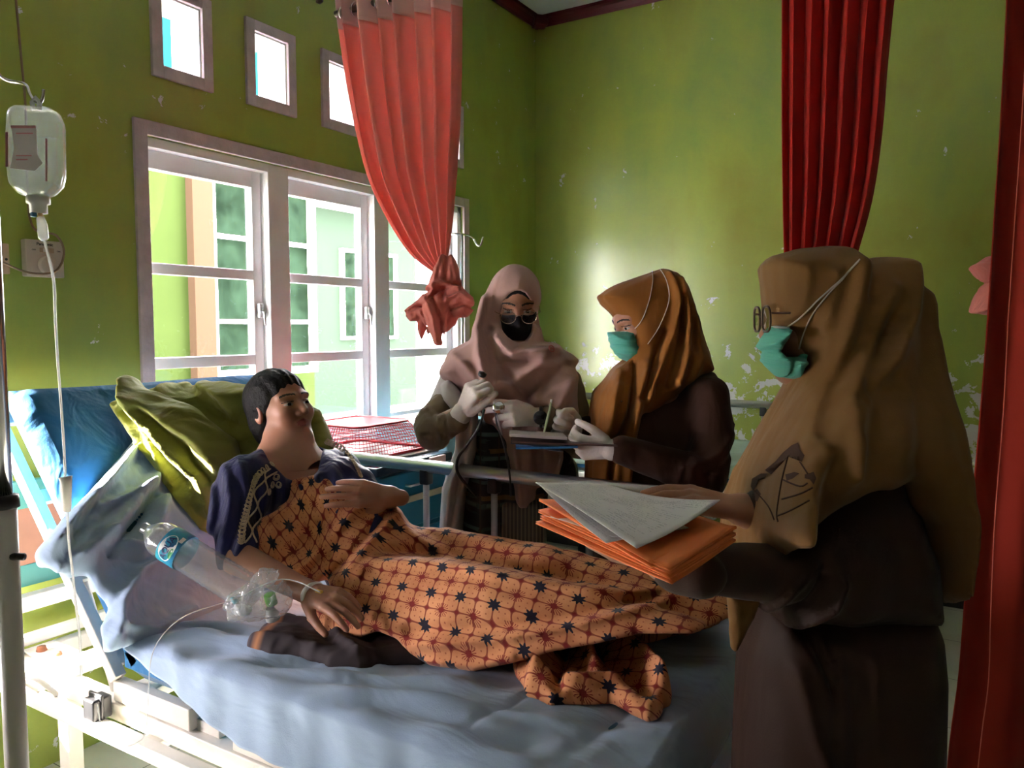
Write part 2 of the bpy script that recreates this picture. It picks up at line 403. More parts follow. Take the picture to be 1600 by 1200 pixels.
struct(MB().box((XR, YF-.15, 0), (XR+.15, YB+.15, CH)), 'wall_right', grey_side)
struct(MB().box((-WT, YF-.15, 0), (XR, YF, CH)), 'wall_front', grey_side)
struct(MB().box((-WT, YF, -.1), (XR, YB, 0)), 'floor', tile_m)
struct(MB().box((-WT, YF, CH), (XR, YB, CH+.1)), 'ceiling', ceil_m)
def crown(name, a, b, inward):
    prof = [(0, 0), (0, -.055), (.012, -.06), (.018, -.045), (.04, -.025), (.058, -.018), (.06, 0)]
    A0, B0, I = Vector(a), Vector(b), Vector(inward); mb = MB()
    mb.prism([A0+I*x+Vector((0, 0, z)) for x, z in prof], (0, 0, 0), B0-A0); return struct(mb, name, maroon)
crown('trim_1', (0, YF, CH), (0, YB, CH), (1, 0, 0)); crown('trim_2', (0, YB, CH), (XR, YB, CH), (0, -1, 0))
struct(MB().obox((.055, YB-.05, CH-.035), (.085, .085, .06), Matrix.Rotation(math.radians(45), 3, 'Z'), .008), 'trim_3', maroon)
struct(MB().box((.0, YB-.012, 0), (XR, YB, .09)), 'baseboard_back', mat('dark_skirting', (.03, .03, .03), .4))

# main window
def window(name, y0, y1, z0, z1, stiles, border=.05, top=.05, sashes=True):
    root = MB().use(lavender)
    for bx in ((y0-border, y0, z0-.04, z1+top), (y1, y1+border, z0-.04, z1+top), (y0, y1, z1, z1+top), (y0, y1, z0-.04, z0)):
        root.box((-.004, bx[0], bx[2]), (.012, bx[1], bx[3]), .003)
    r = struct(root, name)
    fr = MB().use(white_paint)
    fr.box((-.12, y0, z1-.035), (-.012, y1, z1), .004).box((-.12, y0, z0), (-.005, y1, z0+.04), .004).box((-.12, y0, z0), (-.012, y0+.012, z1), .004).box((-.12, y1-.035, z0), (-.012, y1, z1), .004)
    for a, b_ in stiles: fr.box((-.118, a, z0+.001), (-.0105, b_, z1-.001), .005)
    fr.build('window_frame', None, r)
    if not sashes: return r
    edges = [y0+.012]+[t for s_ in stiles for t in s_]+[y1-.035]
    for a, b_ in zip(edges[::2], edges[1::2]):
        s_ = MB().use(white_paint); q = .05
        for g in ((a, b_, z1-.10, z1-.03), (a, b_, z0+.04, z0+.11), (a, a+.022, z0, z1-.03), (b_-q, b_, z0, z1-.03), (a, b_, 1.594, 1.634), (a, b_, 1.248, 1.29)):
            e_ = .0012*(1 if g[3]-g[2] > .3 else 0); s_.box((-.095+e_, g[0]+e_, g[2]+e_), (-.055+e_, g[1]-e_, g[3]-e_), .004)
        so = s_.build('sash', None, r)
        MB().box((-.078, a+.02, z0+.10), (-.074, b_-q+.005, z1-.09)).build('glass_pane', glass_m, so)
        MB().use(steel).box((-.055, b_-.035, 1.44), (-.035, b_-.015, 1.50), .003).tube([(-.04, b_-.025, 1.47), (-.02, b_-.025, 1.46), (-.015, b_-.025, 1.41)], .005).build('latch', None, so)
    return r
window('window_1', *MAIN, [(2.235, 2.345), (2.88, 2.985)])
window('window_2', *NEAR, [], sashes=False); window('window_8', *THIRD, [(.08, .12)], sashes=False)  # unseen openings added so sun and sky reach the bed's near side
for i, ((a, b_), h) in enumerate(zip(V_OUT, VH)):
    mb = MB().use(lavender)
    z0, z1 = 2.276, 2.609
    for g in ((a, h[0], z0, z1), (h[1], b_, z0, z1), (h[0], h[1], h[3], z1), (h[0], h[1], z0, h[2])): mb.box((-.003, g[0], g[2]), (.014, g[1], g[3]), .003)
    mb.use(white_paint)
    for g in ((h[0]-.001, h[0]+.006, h[2], h[3]), (h[1]-.006, h[1]+.001, h[2], h[3]), (h[0], h[1], h[3]-.006, h[3]), (h[0], h[1], h[2], h[2]+.006)): mb.box((-WT-.004, g[0], g[2]), (-.002, g[1], g[3]))
    struct(mb, 'window_%d' % (i+3))

# ================================================================ outside
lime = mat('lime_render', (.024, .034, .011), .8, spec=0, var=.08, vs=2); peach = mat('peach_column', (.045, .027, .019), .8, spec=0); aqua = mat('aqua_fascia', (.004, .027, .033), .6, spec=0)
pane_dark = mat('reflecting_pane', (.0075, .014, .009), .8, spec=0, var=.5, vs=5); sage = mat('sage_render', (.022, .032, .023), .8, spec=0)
bl = thing('building', 'lime green neighbouring block with peach corner column seen through the left window panes', 'building', (-2.9, 2.6, 0))
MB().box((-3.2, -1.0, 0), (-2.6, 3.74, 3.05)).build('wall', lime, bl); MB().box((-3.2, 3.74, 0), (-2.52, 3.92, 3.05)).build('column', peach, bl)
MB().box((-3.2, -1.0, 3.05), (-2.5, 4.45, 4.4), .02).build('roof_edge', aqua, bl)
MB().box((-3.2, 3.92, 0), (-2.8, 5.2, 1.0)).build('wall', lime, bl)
def far_window(parent, x, y0, y1, z0, z1, bars, vb, m=pane_dark):
    mb = MB().use(white_paint); t = .06
    for g in [(y0, y0+t, z0, z1), (y1-t, y1, z0, z1), (y0, y1, z0, z0+t), (y0, y1, z1-t, z1)]+[(y0, y1, z-.02, z+.02) for z in bars]+[(y-.025, y+.025, z0, z1) for y in vb]: e_ = .006*(g[3]-g[2] > .2)+.003*(g[1]-g[0] > .5); mb.box((x-.04, g[0]+e_, g[2]+e_), (x+.05+e_, g[1]-e_, g[3]-e_))
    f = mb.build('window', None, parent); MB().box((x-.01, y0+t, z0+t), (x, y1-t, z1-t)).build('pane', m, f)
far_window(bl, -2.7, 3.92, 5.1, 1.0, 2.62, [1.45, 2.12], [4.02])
b2 = thing('building', 'pale sage green building with white window frames beyond the middle window pane', 'building', (-7, 8, 0))
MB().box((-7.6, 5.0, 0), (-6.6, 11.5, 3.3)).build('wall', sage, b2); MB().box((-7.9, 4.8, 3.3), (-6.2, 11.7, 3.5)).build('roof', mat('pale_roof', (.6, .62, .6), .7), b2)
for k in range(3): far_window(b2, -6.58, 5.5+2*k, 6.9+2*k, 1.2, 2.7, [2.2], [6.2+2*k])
tag(MB().box((-14, -6, -.3), (-.2, 16, -.15)).build('ground', mat('pale_paving', (.5, .5, .47), .9, var=.1)), kind='structure')

# ================================================================ wall fittings
cream_p = mat('cream_plastic', (.60, .52, .42), .4); cream_d = mat('aged_cream_plastic', (.50, .36, .24), .45); ink = mat('dark_print', (.03, .025, .025), .6)
dl = thing('fan_regulator', 'square cream wall dial with on off slider on the green wall behind the drip bag', 'wall switch', (0, 1.319, 1.556))
MB().box((0, 1.262, 1.556), (.028, 1.376, 1.668), .004).build('case', cream_p, dl)
kn = MB().lathe([(0, .012), (.024, .012), (.027, .009), (.029, 0)], (.028, 1.325, 1.592), Matrix.Rotation(math.pi/2, 3, 'Y'), 28).build('dial', cream_p, dl)
MB().use(ink).box((.0402, 1.3235, 1.606), (.041, 1.3265, 1.617)).build('dial_mark', None, kn)
MB().use(cream_d).box((.028, 1.302, 1.630), (.031, 1.345, 1.645), .001).use(cream_p).box((.03, 1.312, 1.632), (.034, 1.326, 1.643), .001).build('slider', None, dl)
Mx = frame3((0, 1, 0), (0, 0, 1), (1, 0, 0), (.0285, 1.319, 1.656)); text('Panasonic', .0125, Mx, ink, dl, 'lettering', bold=True)
text('OFF', .007, frame3((0, 1, 0), (0, 0, 1), (1, 0, 0), (.0285, 1.286, 1.637)), ink, dl); text('ON', .007, frame3((0, 1, 0), (0, 0, 1), (1, 0, 0), (.0285, 1.360, 1.637)), ink, dl)
so = thing('wall_socket', 'cream wall socket at the left edge beside the square dial', 'socket', (0, 1.18, 1.56))
MB().box((0, 1.135, 1.560), (.016, 1.222, 1.650), .004).build('case', cream_d, so); MB().use(ink).lathe([(0, .001), (.004, .001), (.004, 0)], (.016, 1.212, 1.603), Matrix.Rotation(math.pi/2, 3, 'Y'), 12).build('screw', None, so)
cab = catmull([atx(25, 0, .012), atx(33, 90, .012), atx(40, 170, .012), atx(43, 300, .012), atx(48, 345, .015), atx(60, 362, .02), atx(88, 368, .035), atx(100, 395, .04), atx(86, 424, .045), atx(45, 426, .05), atx(0, 408, .04), atx(-20, 398, .03)], 8)
tag(MB().tube(cab, .0035, 8).build('electric_cable', mat('taupe_cable', (.22, .15, .09), .5)), 'thin brown cable running down the green wall and looping over the dial', 'cable')
MB_h = MB().tube(catmull([(.001, 1.99, 2.02)]*1+[(.02, 1.99, 2.02)], 2), .003)
tag(MB().lathe([(0, .03), (.008, .03), (.012, .015), (.006, 0)], atx(495, 3, .03), Matrix.Rotation(math.pi/2, 3, 'Y'), 12).build('wall_hook', mat('old_bronze', (.09, .07, .05), .35, .8)), 'small dark bronze knob high on the wall left of the pink curtain', 'hook')

# ================================================================ beds
blue_cover = fabric('blue_mattress_cover', (.012, .115, .27), .35, 9, (1, 1, .6), 260, .7, .12, rot=(0, .6, 0))
sheet_m = fabric('pale_blue_sheet', (.31, .41, .56), .5, 6, (.6, 1.6, 1), 300, .85, .05)
teal = mat('teal_laminate', (.03, .19, .17), .4, var=.08); brownl = mat('brown_laminate', (.26, .11, .065), .45, var=.12)
rust = mat('rust', (.25, .09, .04), .7)
def bar(mb, a, b, wd, ht): mb.box((min(a[0], b[0])-(wd/2 if a[0] == b[0] else 0), min(a[1], b[1])-(wd/2 if a[1] == b[1] else 0), a[2]-ht/2), (max(a[0], b[0])+(wd/2 if a[0] == b[0] else 0), max(a[1], b[1])+(wd/2 if a[1] == b[1] else 0), a[2]+ht/2), .004); return mb
def bed_frame(root, x0, x1, y0, y1, z):
    f = MB().use(white_enamel)
    for y in (y0, y1): bar(f, (x0, y, z), (x1, y, z), .05, .045)
    for x in (x0, x1): bar(f, (x, y0, z), (x, y1, z), .04, .045)
    f.build('frame', None, root)
    for x in (x0+.27, x1-.25):
        for y in (y0, y1):
            lg = MB().box((x-.025, y-.02, .10), (x+.025, y+.02, z-.02), .004).build('leg', white_enamel, root)
            MB().use(black_plastic).lathe([(0, -.018), (.04, -.018), (.05, -.008), (.05, .008), (.04, .018), (0, .018)], (x, y, .05), Matrix.Rotation(math.pi/2, 3, 'X'), 20).box((x-.015, y-.025, .05), (x+.015, y+.025, .11), .003).build('castor', None, lg)
    for k in range(6):
        x = x0+.25+(x1-x0-.4)*k/5
        MB().box((x-.04, y0, z+.022), (x+.04, y1, z+.05), .003).build('slat', white_enamel, root)
def side_rail(root, x0, x1, y, z, zb, posts):
    g = MB().use(steel).tube([(x0, y, z), (x1, y, z)], .021, 16).build('guard_rail', None, root)
    for px_ in posts:
        p_ = MB().tube([(px_, y, z-.05), (px_, y, zb)], .0105, 12).build('rail_post', mat('lilac_steel', (.45, .42, .46), .35, .6), g)
        MB().obox((px_, y, z-.035), (.034, .034, .05), None, .006).build('bracket', black_plastic, g); MB().box((px_-.02, y-.018, zb), (px_+.02, y+.018, zb+.04), .006).build('bracket', black_plastic, g)
BX0, BX1, BY0, BY1, BZ = .16, 2.06, 1.12, 1.98, .437
bed = thing('hospital_bed', 'white steel hospital bed with raised blue backrest where the patient lies', 'bed', (1.1, 1.55, 0), 'hospital beds along the window wall')
bed_frame(bed, BX0, BX1, BY0, BY1, BZ)
# lower near rail with brackets that the white enamel frame carries
lr = MB().use(white_enamel); bar(lr, (.10, 1.055, .415), (2.06, 1.055, .415), .035, .035)
for x in (.30, .85, 1.4, 1.9): lr.box((x-.03, 1.04, .40), (x+.03, 1.12, .42), .003)
lr.build('lower_rail', None, bed)
for x, y in ((.155, 1.085), (.66, 1.07)):
    MB().use(black_plastic).box((x-.022, y-.03, .43), (x+.022, y+.02, .485), .006).box((x-.028, y-.012, .425), (x+.028, y-.004, .495), .004).build('rail_stop', None, bed)
mb = MB().use(white_enamel); mb.box((.17, 1.13, .462), (.36, 1.22, .47), .002).box((.30, 1.15, .44), (.40, 1.19, .475), .003); mb.use(rust)
for x in (.22, .30): mb.lathe([(0, .012), (.012, .012), (.015, 0)], (x, 1.16, .47), None, 10)
mb.build('hinge_plate', None, bed)
mb = MB().use(white_enamel).tube(catmull([(.40, 1.06, .435), (.385, 1.03, .47), (.41, 1.02, .495), (.455, 1.03, .49), (.47, 1.06, .45), (.46, 1.07, .435)], 5), .007, 10); mb.build('hook', None, bed)
# headboard
hb = MB().use(teal).box((.09, BY0-.02, .868), (.115, BY1, .95), .002).box((.09, BY0-.02, .635), (.115, BY1, .70), .002).use(brownl).box((.091, BY0-.02, .70), (.114, BY1, .868), .001)
hbo = hb.build('headboard', None, bed)
mb = MB().use(white_enamel); mb.box((.125, BY0-.06, .575), (.165, BY1, .62), .004).box((.125, BY0-.06, .47), (.155, BY1, .50), .004)
for y in (BY0-.05, BY1-.02): mb.box((.10, y-.02, .40), (.14, y+.02, 1.0), .005)
mb.build('headboard_frame', None, bed)
# backrest frame and mattress
PX0, PZ0 = .695, .528; dv = (-.656, .755); nv = (.755, .656)
def bkp(t, n, y): return (PX0+dv[0]*t+nv[0]*n, y, PZ0+dv[1]*t+nv[1]*n)
Mb = Matrix(((-.656, 0, .755), (0, -1, 0), (.755, 0, .656)))
mb = MB().use(white_enamel)
for y in (1.105, 1.95): mb.obox(bkp(.425, -.01, y), (.85, .03, .034), Mb, .004)
for t in (.05, .3, .55, .82): mb.obox(bkp(t, -.01, 1.53), (.04, .86, .02), Mb, .003)
mb.tube([(.62, 1.14, .45), bkp(.32, -.02, 1.14)], .012, 10).tube([(.62, 1.9, .45), bkp(.32, -.02, 1.9)], .012, 10)
mb.build('backrest_frame', None, bed)
mb = MB().use(steel).tube([bkp(.33, .0, 1.085), bkp(.42, .05, 1.075), bkp(.34, .09, 1.085)], .0045, 8); mb.build('mattress_clip', None, bed)
def mattress_section(name, M3, org, L, y0, y1, T, parent):
    nu, nv_ = 40, 28; mb = MB(); W = y1-y0
    def sh(u, v, s):            # u along, v across
        x = u*L; y = y0+v*W; e = min(u, 1-u)*L; e2 = min(v, 1-v)*W; r = .035; d1 = max(r-e, 0); d2 = max(r-e2, 0); k = max(r*r-d1*d1-d2*d2, 0)**.5-r
        z = (T+k if s else -k)+(.004*math.sin(9*x+7*y)*(1 if s else 0)); return Vector(org)+M3 @ Vector((x, 0, z))+Vector((0, y, 0))
    for s in (1, 0):
        us = np.linspace(0, 1, nu)**1; P = np.array([[tuple(sh(u, v, s)) for v in np.linspace(0, 1, nv_)] for u in us]); 
        mb.grid(P if s else P[:, ::-1])
    U = [(u, 0) for u in np.linspace(0, 1, nu)]+[(1, v) for v in np.linspace(0, 1, nv_)][1:]+[(u, 1) for u in np.linspace(1, 0, nu)][1:]+[(0, v) for v in np.linspace(1, 0, nv_)][1:]
    P = np.array([[tuple(sh(u, v, 0)) for u, v in U], [tuple(sh(u, v, 1)) for u, v in U]]).transpose(1, 0, 2); mb.grid(P)
    return mb.build(name, blue_cover, parent)
Mt = Matrix(((-.656, 0, .755), (0, 1, 0), (.755, 0, .656)))
mattress_section('mattress', Mt, bkp(0, .008, 0), .86, 1.115, 1.985, .095, bed)
mattress_section('mattress', Matrix.Identity(3), (.70, 0, .515), 1.36, 1.115, 1.985, .105, bed)
for x in (.80, 1.25, 1.7):
    MB().box((x-.13, 1.10, .462), (x+.17, 1.13, .515), .004).build('base_panel', white_enamel, bed)
side_rail(bed, .50, 2.02, 2.02, .945, .40, [.955, 1.222, 1.55, 1.85])

bed2 = thing('hospital_bed', 'second white hospital bed against the peeling back wall with green and blue bedding', 'bed', (1.2, 3.85, 0), 'hospital beds along the window wall')
bed_frame(bed2, .2, 2.08, 3.45, 4.22, .665)
side_rail(bed2, .25, 2.0, 4.27, .985, .67, [.5, .92, 1.50, 1.86]); 
mb = MB()
for x in (.42, .96): pass
MB().box((.25, 3.46, .70), (2.04, 4.22, .78), .03).build('mattress', blue_cover, bed2)
MB().use(white_enamel).box((.17, 3.45, .5), (.20, 4.22, 1.05), .01).build('headboard', None, bed2)
def cloth_slab(name, x0, x1, y0, y1, z, hang, m, amp, seed, parent=None, nu=90, nv_=70):
    P = np.zeros((nu, nv_, 3)); r = np.random.RandomState(seed); ks = r.normal(size=(7, 2))*[3, 9]; ph = r.uniform(0, 6, 7)
    for i in range(nu):
        for j in range(nv_):
            u = x0+(x1-x0)*i/(nu-1); s = (y1-y0+2*hang)*j/(nv_-1)-hang; y = y0+min(max(s, 0), y1-y0); ov = max(-s, 0)+max(s-(y1-y0), 0)
            wv = sum(math.sin(ks[k][0]*u+ks[k][1]*s+ph[k]) for k in range(7))*amp
            sg = -1 if s < 0 else 1
            P[i, j] = (u, y+(sg*(.012+abs(wv)*.8) if ov > 0 else 0), z-ov+(wv if ov == 0 else 0))
    return solidify(MB().grid(P).build(name, m, parent), .003, 1)
s2 = cloth_slab('bed_sheet', .27, 2.03, 3.455, 4.2, .797, .07, fabric('pale_green_sheet', (.36, .50, .42), .6, 5, (.5, 1, 1), 300), .0025, 3)
tag(s2, 'wrinkled pale green sheet spread over the bed by the back wall', 'bed sheet', 'sheets on the beds')
s3 = cloth_slab('bed_sheet', .30, 1.98, 3.44, 3.46, .74, .0, sheet_m, .002, 5)
bpy.data.objects.remove(s3)

# ================================================================ bedding of the near bed
class Plane(Board):
    def __init__(s, o, ex, ey, en): s.o = A(o); s.ex = nrm(ex); s.ey = nrm(ey); s.en = nrm(en); s.m = 1.0
    def loc(s, p): q = p-s.o; return q @ s.ex, q @ s.ey, q @ s.en
    def px(s, x, y, n=0):
        r = ray(x, y); t = ((s.o+s.en*n-CAM) @ s.en)/(r @ s.en); p = CAM+r*t-s.o; return (p @ s.ex, p @ s.ey)
    def pt(s, x, y, q=0): return s.o+s.ex*x+s.ey*y+s.en*q
BED = Plane((0, 0, .62), (1, 0, 0), (0, 1, 0), (0, 0, 1))
BACK = Plane(bkp(0, .103, 0), (0, 1, 0), (-.656, 0, .755), (.755, 0, .656))
nu, nv_ = 220, 150; P = np.zeros((nu, nv_, 3)); r = np.random.RandomState(11)
for i in range(nu):
    x = .60+1.50*i/(nu-1); hang = .0+.15*min(1, max(0, (x-.70)/.45)); footd = max(0, x-2.04)
    for j in range(nv_):
        s_ = -hang+(hang+.90)*j/(nv_-1); y = 1.105+max(s_, 0); ov = max(-s_, 0)
        fl = 0
        for (ax, ay, bx, by, wd, h) in ((.8, 1.12, 1.35, 1.38, .03, .014), (1.0, 1.10, 1.7, 1.34, .022, .012), (1.15, 1.12, 1.9, 1.24, .03, .012), (.75, 1.2, 1.05, 1.3, .02, .014), (1.35, 1.11, 2.0, 1.36, .018, .009), (1.5, 1.1, 2.05, 1.16, .03, .012), (1.9, 1.1, 1.95, 1.7, .02, -.006), (1.7, 1.15, 1.74, 1.5, .012, -.006), (.85, 1.15, .95, 1.22, .015, .01), (1.25, 1.25, 1.3, 1.4, .015, .008)):
            ex, ey = bx-ax, by-ay; t = min(max(((x-ax)*ex+(y-ay-.02*math.sin(9*x))*ey)/(ex*ex+ey*ey), 0), 1); d = math.hypot(x-ax-ex*t, y-.02*math.sin(9*x)-ay-ey*t); fl += 1.5*h*math.exp(-(d/wd)**2)*math.sin(math.pi*(.12+.8*t))
        wv = .0025*math.sin(23*x+17*y)+.002*math.sin(41*x-33*y+1)+.002*math.sin(14*y-31*x)
        z = .633+fl+wv
        if ov: z = .628-ov+fl*.6; y = 1.094-.004*math.sin(26*x)*min(ov/.06, 1)-.002*math.sin(61*x)-fl*.2
        if x < .72: z += (.72-x)*.9
        if footd: z -= footd*1.8; 
        P[i, j] = (min(x, 2.075), y, z)
bs = solidify(MB().grid(P).build('bed_sheet', sheet_m), .003, 1)
tag(bs, 'wrinkled pale blue sheet on the mattress under the patient, hem hanging on near side', 'bed sheet', 'sheets on the beds')
# bunched sheet lying over the lower part of the backrest
def bp(x, y): return BACK.px(x, y, .02)
poly = [bp(*q) for q in ((212, 697), (168, 745), (118, 800), (66, 858), (92, 893), (128, 884), (150, 912), (176, 948), (160, 975), (178, 1012), (232, 1004), (330, 960), (400, 915), (372, 860), (300, 800), (262, 740))]
bf = [([bp(*q) for q in pts], wd, h) for pts, wd, h in (
    (((215, 700), (170, 760), (120, 810), (80, 860)), .022, .035), (((250, 740), (200, 800), (160, 850), (120, 880)), .02, .03), (((160, 850), (215, 868), (240, 830), (250, 790)), .02, .035),
    (((210, 720), (150, 790), (110, 840)), .012, -.02), (((240, 780), (190, 840), (170, 870)), .012, -.02), (((178, 1000), (185, 950), (215, 900), (290, 860)), .014, .022), (((240, 860), (300, 880), (370, 900)), .03, -.012), (((150, 800), (230, 770)), .012, .02), (((190, 985), (240, 990), (300, 955)), .01, .016))]
def fn(p):
    X = BACK.loc(p); return BACK.puff(p, poly, .022, .02, .012, X)-BACK.folds(X, bf)-wob(p, .003, 40, 2)
lo, hi = bnd(BACK, poly, .13, .04); so_ = blob('bunched_sheet', fn, lo, hi, .005, sheet_m)
tag(so_, 'crumpled pale blue sheet bunched over the lower near corner of the raised backrest', 'bed sheet', 'sheets on the beds')

# pillows
olive = fabric('olive_pillowcase', (.22, .23, .045), .7, 9, (1, .5, 1), 240, .8, .1, rot=(0, .7, .4))
PB = Board(2.27)
poly1 = [(190, 589), (206, 607), (238, 612), (300, 640), (360, 690), (378, 745), (352, 800), (338, 837), (320, 836), (283, 796), (237, 728), (198, 664), (174, 630), (186, 610)]
f1 = [(((176, 632), (236, 706), (288, 775), (332, 832)), 7, .012), (((192, 596), (214, 640), (262, 690), (318, 742), (340, 800)), 9, .02), (((206, 618), (262, 650), (320, 690), (352, 730)), 8, .02), (((200, 640), (250, 690), (300, 750)), 6, -.014), (((230, 640), (290, 690), (335, 750)), 6, -.016), (((300, 700), (330, 780)), 8, -.01),
      (((218, 690), (252, 712), (283, 755)), 4, .010), (((228, 668), (262, 720)), 3, .008), (((190, 600), (186, 630)), 4, -.012)]
def fnp(p): X = PB.loc(p); return PB.puff(p, poly1, .085, 46, .03, X)-PB.folds(X, f1)-wob(p, .004, 28, 3)
lo, hi = bnd(PB, poly1, .14)
tag(blob('pillow', fnp, lo, hi, .006, olive), 'creased olive green pillow standing on its corner against the blue backrest', 'pillow', 'olive pillows')
PB2 = Board(2.42)
poly2_ = [(228, 612), (262, 600), (300, 596), (345, 600), (420, 604), (500, 640), (520, 700), (470, 750), (390, 735), (345, 716), (300, 690), (262, 650)]
f2 = [(((262, 606), (300, 640), (345, 668), (370, 690)), 8, .018), (((300, 604), (340, 640), (380, 660)), 9, -.014), (((345, 606), (380, 640)), 8, .012), (((285, 650), (330, 690), (350, 705)), 5, .016), (((320, 600), (352, 616), (390, 612)), 6, .01)]
def fnq(p): X = PB2.loc(p); return PB2.puff(p, poly2_, .085, 50, 0, X)-PB2.folds(X, f2)-wob(p, .005, 26, 4)
lo, hi = bnd(PB2, poly2_, .14)
tag(blob('pillow', fnq, lo, hi, .006, olive), "second olive green pillow lying flat behind the patient's head", 'pillow', 'olive pillows')

# ================================================================ batik
def batik(name):
    m = bpy.data.materials.new(name); m.use_nodes = True; nt = m.node_tree; b = nt.nodes['Principled BSDF']; v = socket(nt)
    nz = nt.nodes.new('ShaderNodeTexNoise'); nz.inputs['Scale'].default_value = 3; nt.links.new(v, nz.inputs['Vector']); dn = sep(nt, nz.outputs['Color'])
    X_, Y_, Z_ = sep(nt, v); p = .043
    sl = ((X_*-1.0)+1.1).mx(0); U0 = X_+sl*-.35+dn[0]*.006; wn_ = ((Y_*-1.0+1.72)/.16).mx(0).mn(1.0); V0 = Y_+(Z_-.86+sl*-.9)*wn_*.9+dn[1]*.006
    a = U0/p; c = V0/p
    ra = a.f('ROUND'); rc = c.f('ROUND'); fa = a-ra; fc = c-rc                 # offset from nearest node
    par = (ra+rc).m('MODULO', 2.0).f('ABSOLUTE').gt(.5)                        # odd nodes carry a motif
    row = rc.m('MODULO', 2.0).f('ABSOLUTE').gt(.5)
    rr = (fa*fa+fc*fc).f('SQRT'); th = fc.m('ARCTAN2', fa)
    star = rr.lt((th*8.0).f('COSINE')*.08+.31)*par*row
    flow = (rr.lt((th*8.0).f('SINE')*.03+.19)).mx(rr.lt((th*18.0).f('COSINE').gt(.55)*.44)*rr.gt(.15))*par*(row*-1.0+1)
    dia = (fa.f('ABSOLUTE')+fc.f('ABSOLUTE')).lt(.16)*(par*-1.0+1)
    ga = (a.f('FRACT')-.5).f('ABSOLUTE'); gc = (c.f('FRACT')-.5).f('ABSOLUTE')
    sq = (ga.m('POWER', 4.0)+gc.m('POWER', 4.0)).m('POWER', .25)             # rounded square cell
    line = sq.gt(.460)
    dots = (((ga-.17)*(ga-.17)+(gc-.17)*(gc-.17)).f('SQRT')).lt(.045)
    n = noise(nt, v, 12, 4)
    base = ramp(nt, n, [(.3, (.50, .19, .08)), (.7, (.68, .31, .14))])
    c1 = mixc(nt, (line*.9).mx(dots*.7), base, (.22, .035, .018)); c2 = mixc(nt, flow.mx(dia), c1, (.20, .015, .012)); c3 = mixc(nt, star, c2, (.012, .010, .022))
    nt.links.new(c3, b.inputs['Base Color']); b.inputs['Roughness'].default_value = .8; b.inputs['Sheen Weight'].default_value = .1; b.inputs['Specular IOR Level'].default_value = .2
    bump(nt, b, noise(nt, mapping(nt, v, (1, .6, 1)), 9, 4, .5, .5), .4, .04); return m
batik_m = batik('batik_cotton')
BB = Lens(1.9)
bpoly = [(392, 862), (397, 812), (424, 767), (458, 749), (495, 741), (530, 750), (560, 764), (612, 776), (640, 808), (660, 822), (700, 819), (730, 825), (760, 832), (800, 837), (850, 829), (882, 845), (925, 868), (1000, 880), (1080, 900), (1142, 925), (1146, 962), (1080, 990), (1000, 990), (940, 1004), (862, 1018), (800, 1036), (740, 1049), (672, 1040), (640, 1022), (620, 998), (590, 986), (548, 1002), (508, 994), (478, 968), (492, 950), (520, 930), (512, 905), (470, 918), (440, 902), (412, 884)]
bfold = [(((622, 800), (575, 850), (528, 905)), 7, .012), (((560, 790), (480, 880), (440, 902)), 8, .012), (((596, 812), (545, 870), (508, 905)), 6, -.014), (((520, 800), (450, 870), (420, 880)), 8, -.010), (((500, 760), (440, 800), (405, 860)), 9, .01),
         (((545, 895), (580, 880), (640, 874), (720, 882), (810, 904), (920, 920), (1050, 925)), 9, .016), (((600, 862), (700, 866), (800, 888), (900, 906)), 9, -.014),
         (((650, 1008), (760, 1002), (900, 978), (1060, 930)), 7, .012), (((640, 985), (780, 980), (930, 955), (1080, 915)), 9, -.012), (((660, 1034), (740, 1040), (800, 1026)), 6, .008), (((640, 818), (700, 850), (780, 870)), 7, -.008), (((700, 826), (780, 850), (880, 875)), 8, .008), (((500, 985), (520, 940), (560, 900)), 8, .008),
         (((850, 832), (880, 860), (960, 890)), 6, -.01), (((612, 780), (640, 830), (700, 870)), 6, .008)]
def body_under(p):
    d = chain(p, [(1.20, 1.47, .735), (1.6, 1.47, .755), (2.02, 1.5, .735)], [.085, .10, .07]); d = smin(d, chain(p, [(1.1, 1.68, .74), (1.6, 1.70, .75), (2.02, 1.72, .72)], [.10, .095, .07]), .09)
    d = smin(d, chain(p, [(1.10, 1.56, .77), (.98, 1.58, .87), (.88, 1.59, .97)], [.13, .135, .115]), .08)
    d = smin(d, cap(p, (1.12, 1.40, .68), (1.9, 1.42, .66), .06, .05), .08); d = smin(d, cap(p, (.93, 1.40, .84), (1.02, 1.36, .74), .06, .05), .06)
    return smin(d, cap(p, (1.1, 1.78, .68), (1.95, 1.84, .66), .07, .06), .07)
def fblan(p):
    X = BB.loc(p); d = body_under(p)-.006-BB.folds(X, bfold)-wob(p, .004, 18, 7); d = smax(d, poly2(X[0], X[1], bpoly)*BB.m, .012); return np.maximum(d, .636-p[:, 2])
bl_o = blob('batik_blanket', fblan, (.70, 1.22, .62), (2.16, 2.0, 1.14), .006, batik_m)
tag(bl_o, 'orange batik cloth with dark stars and red flowers covering the lying patient', 'blanket')
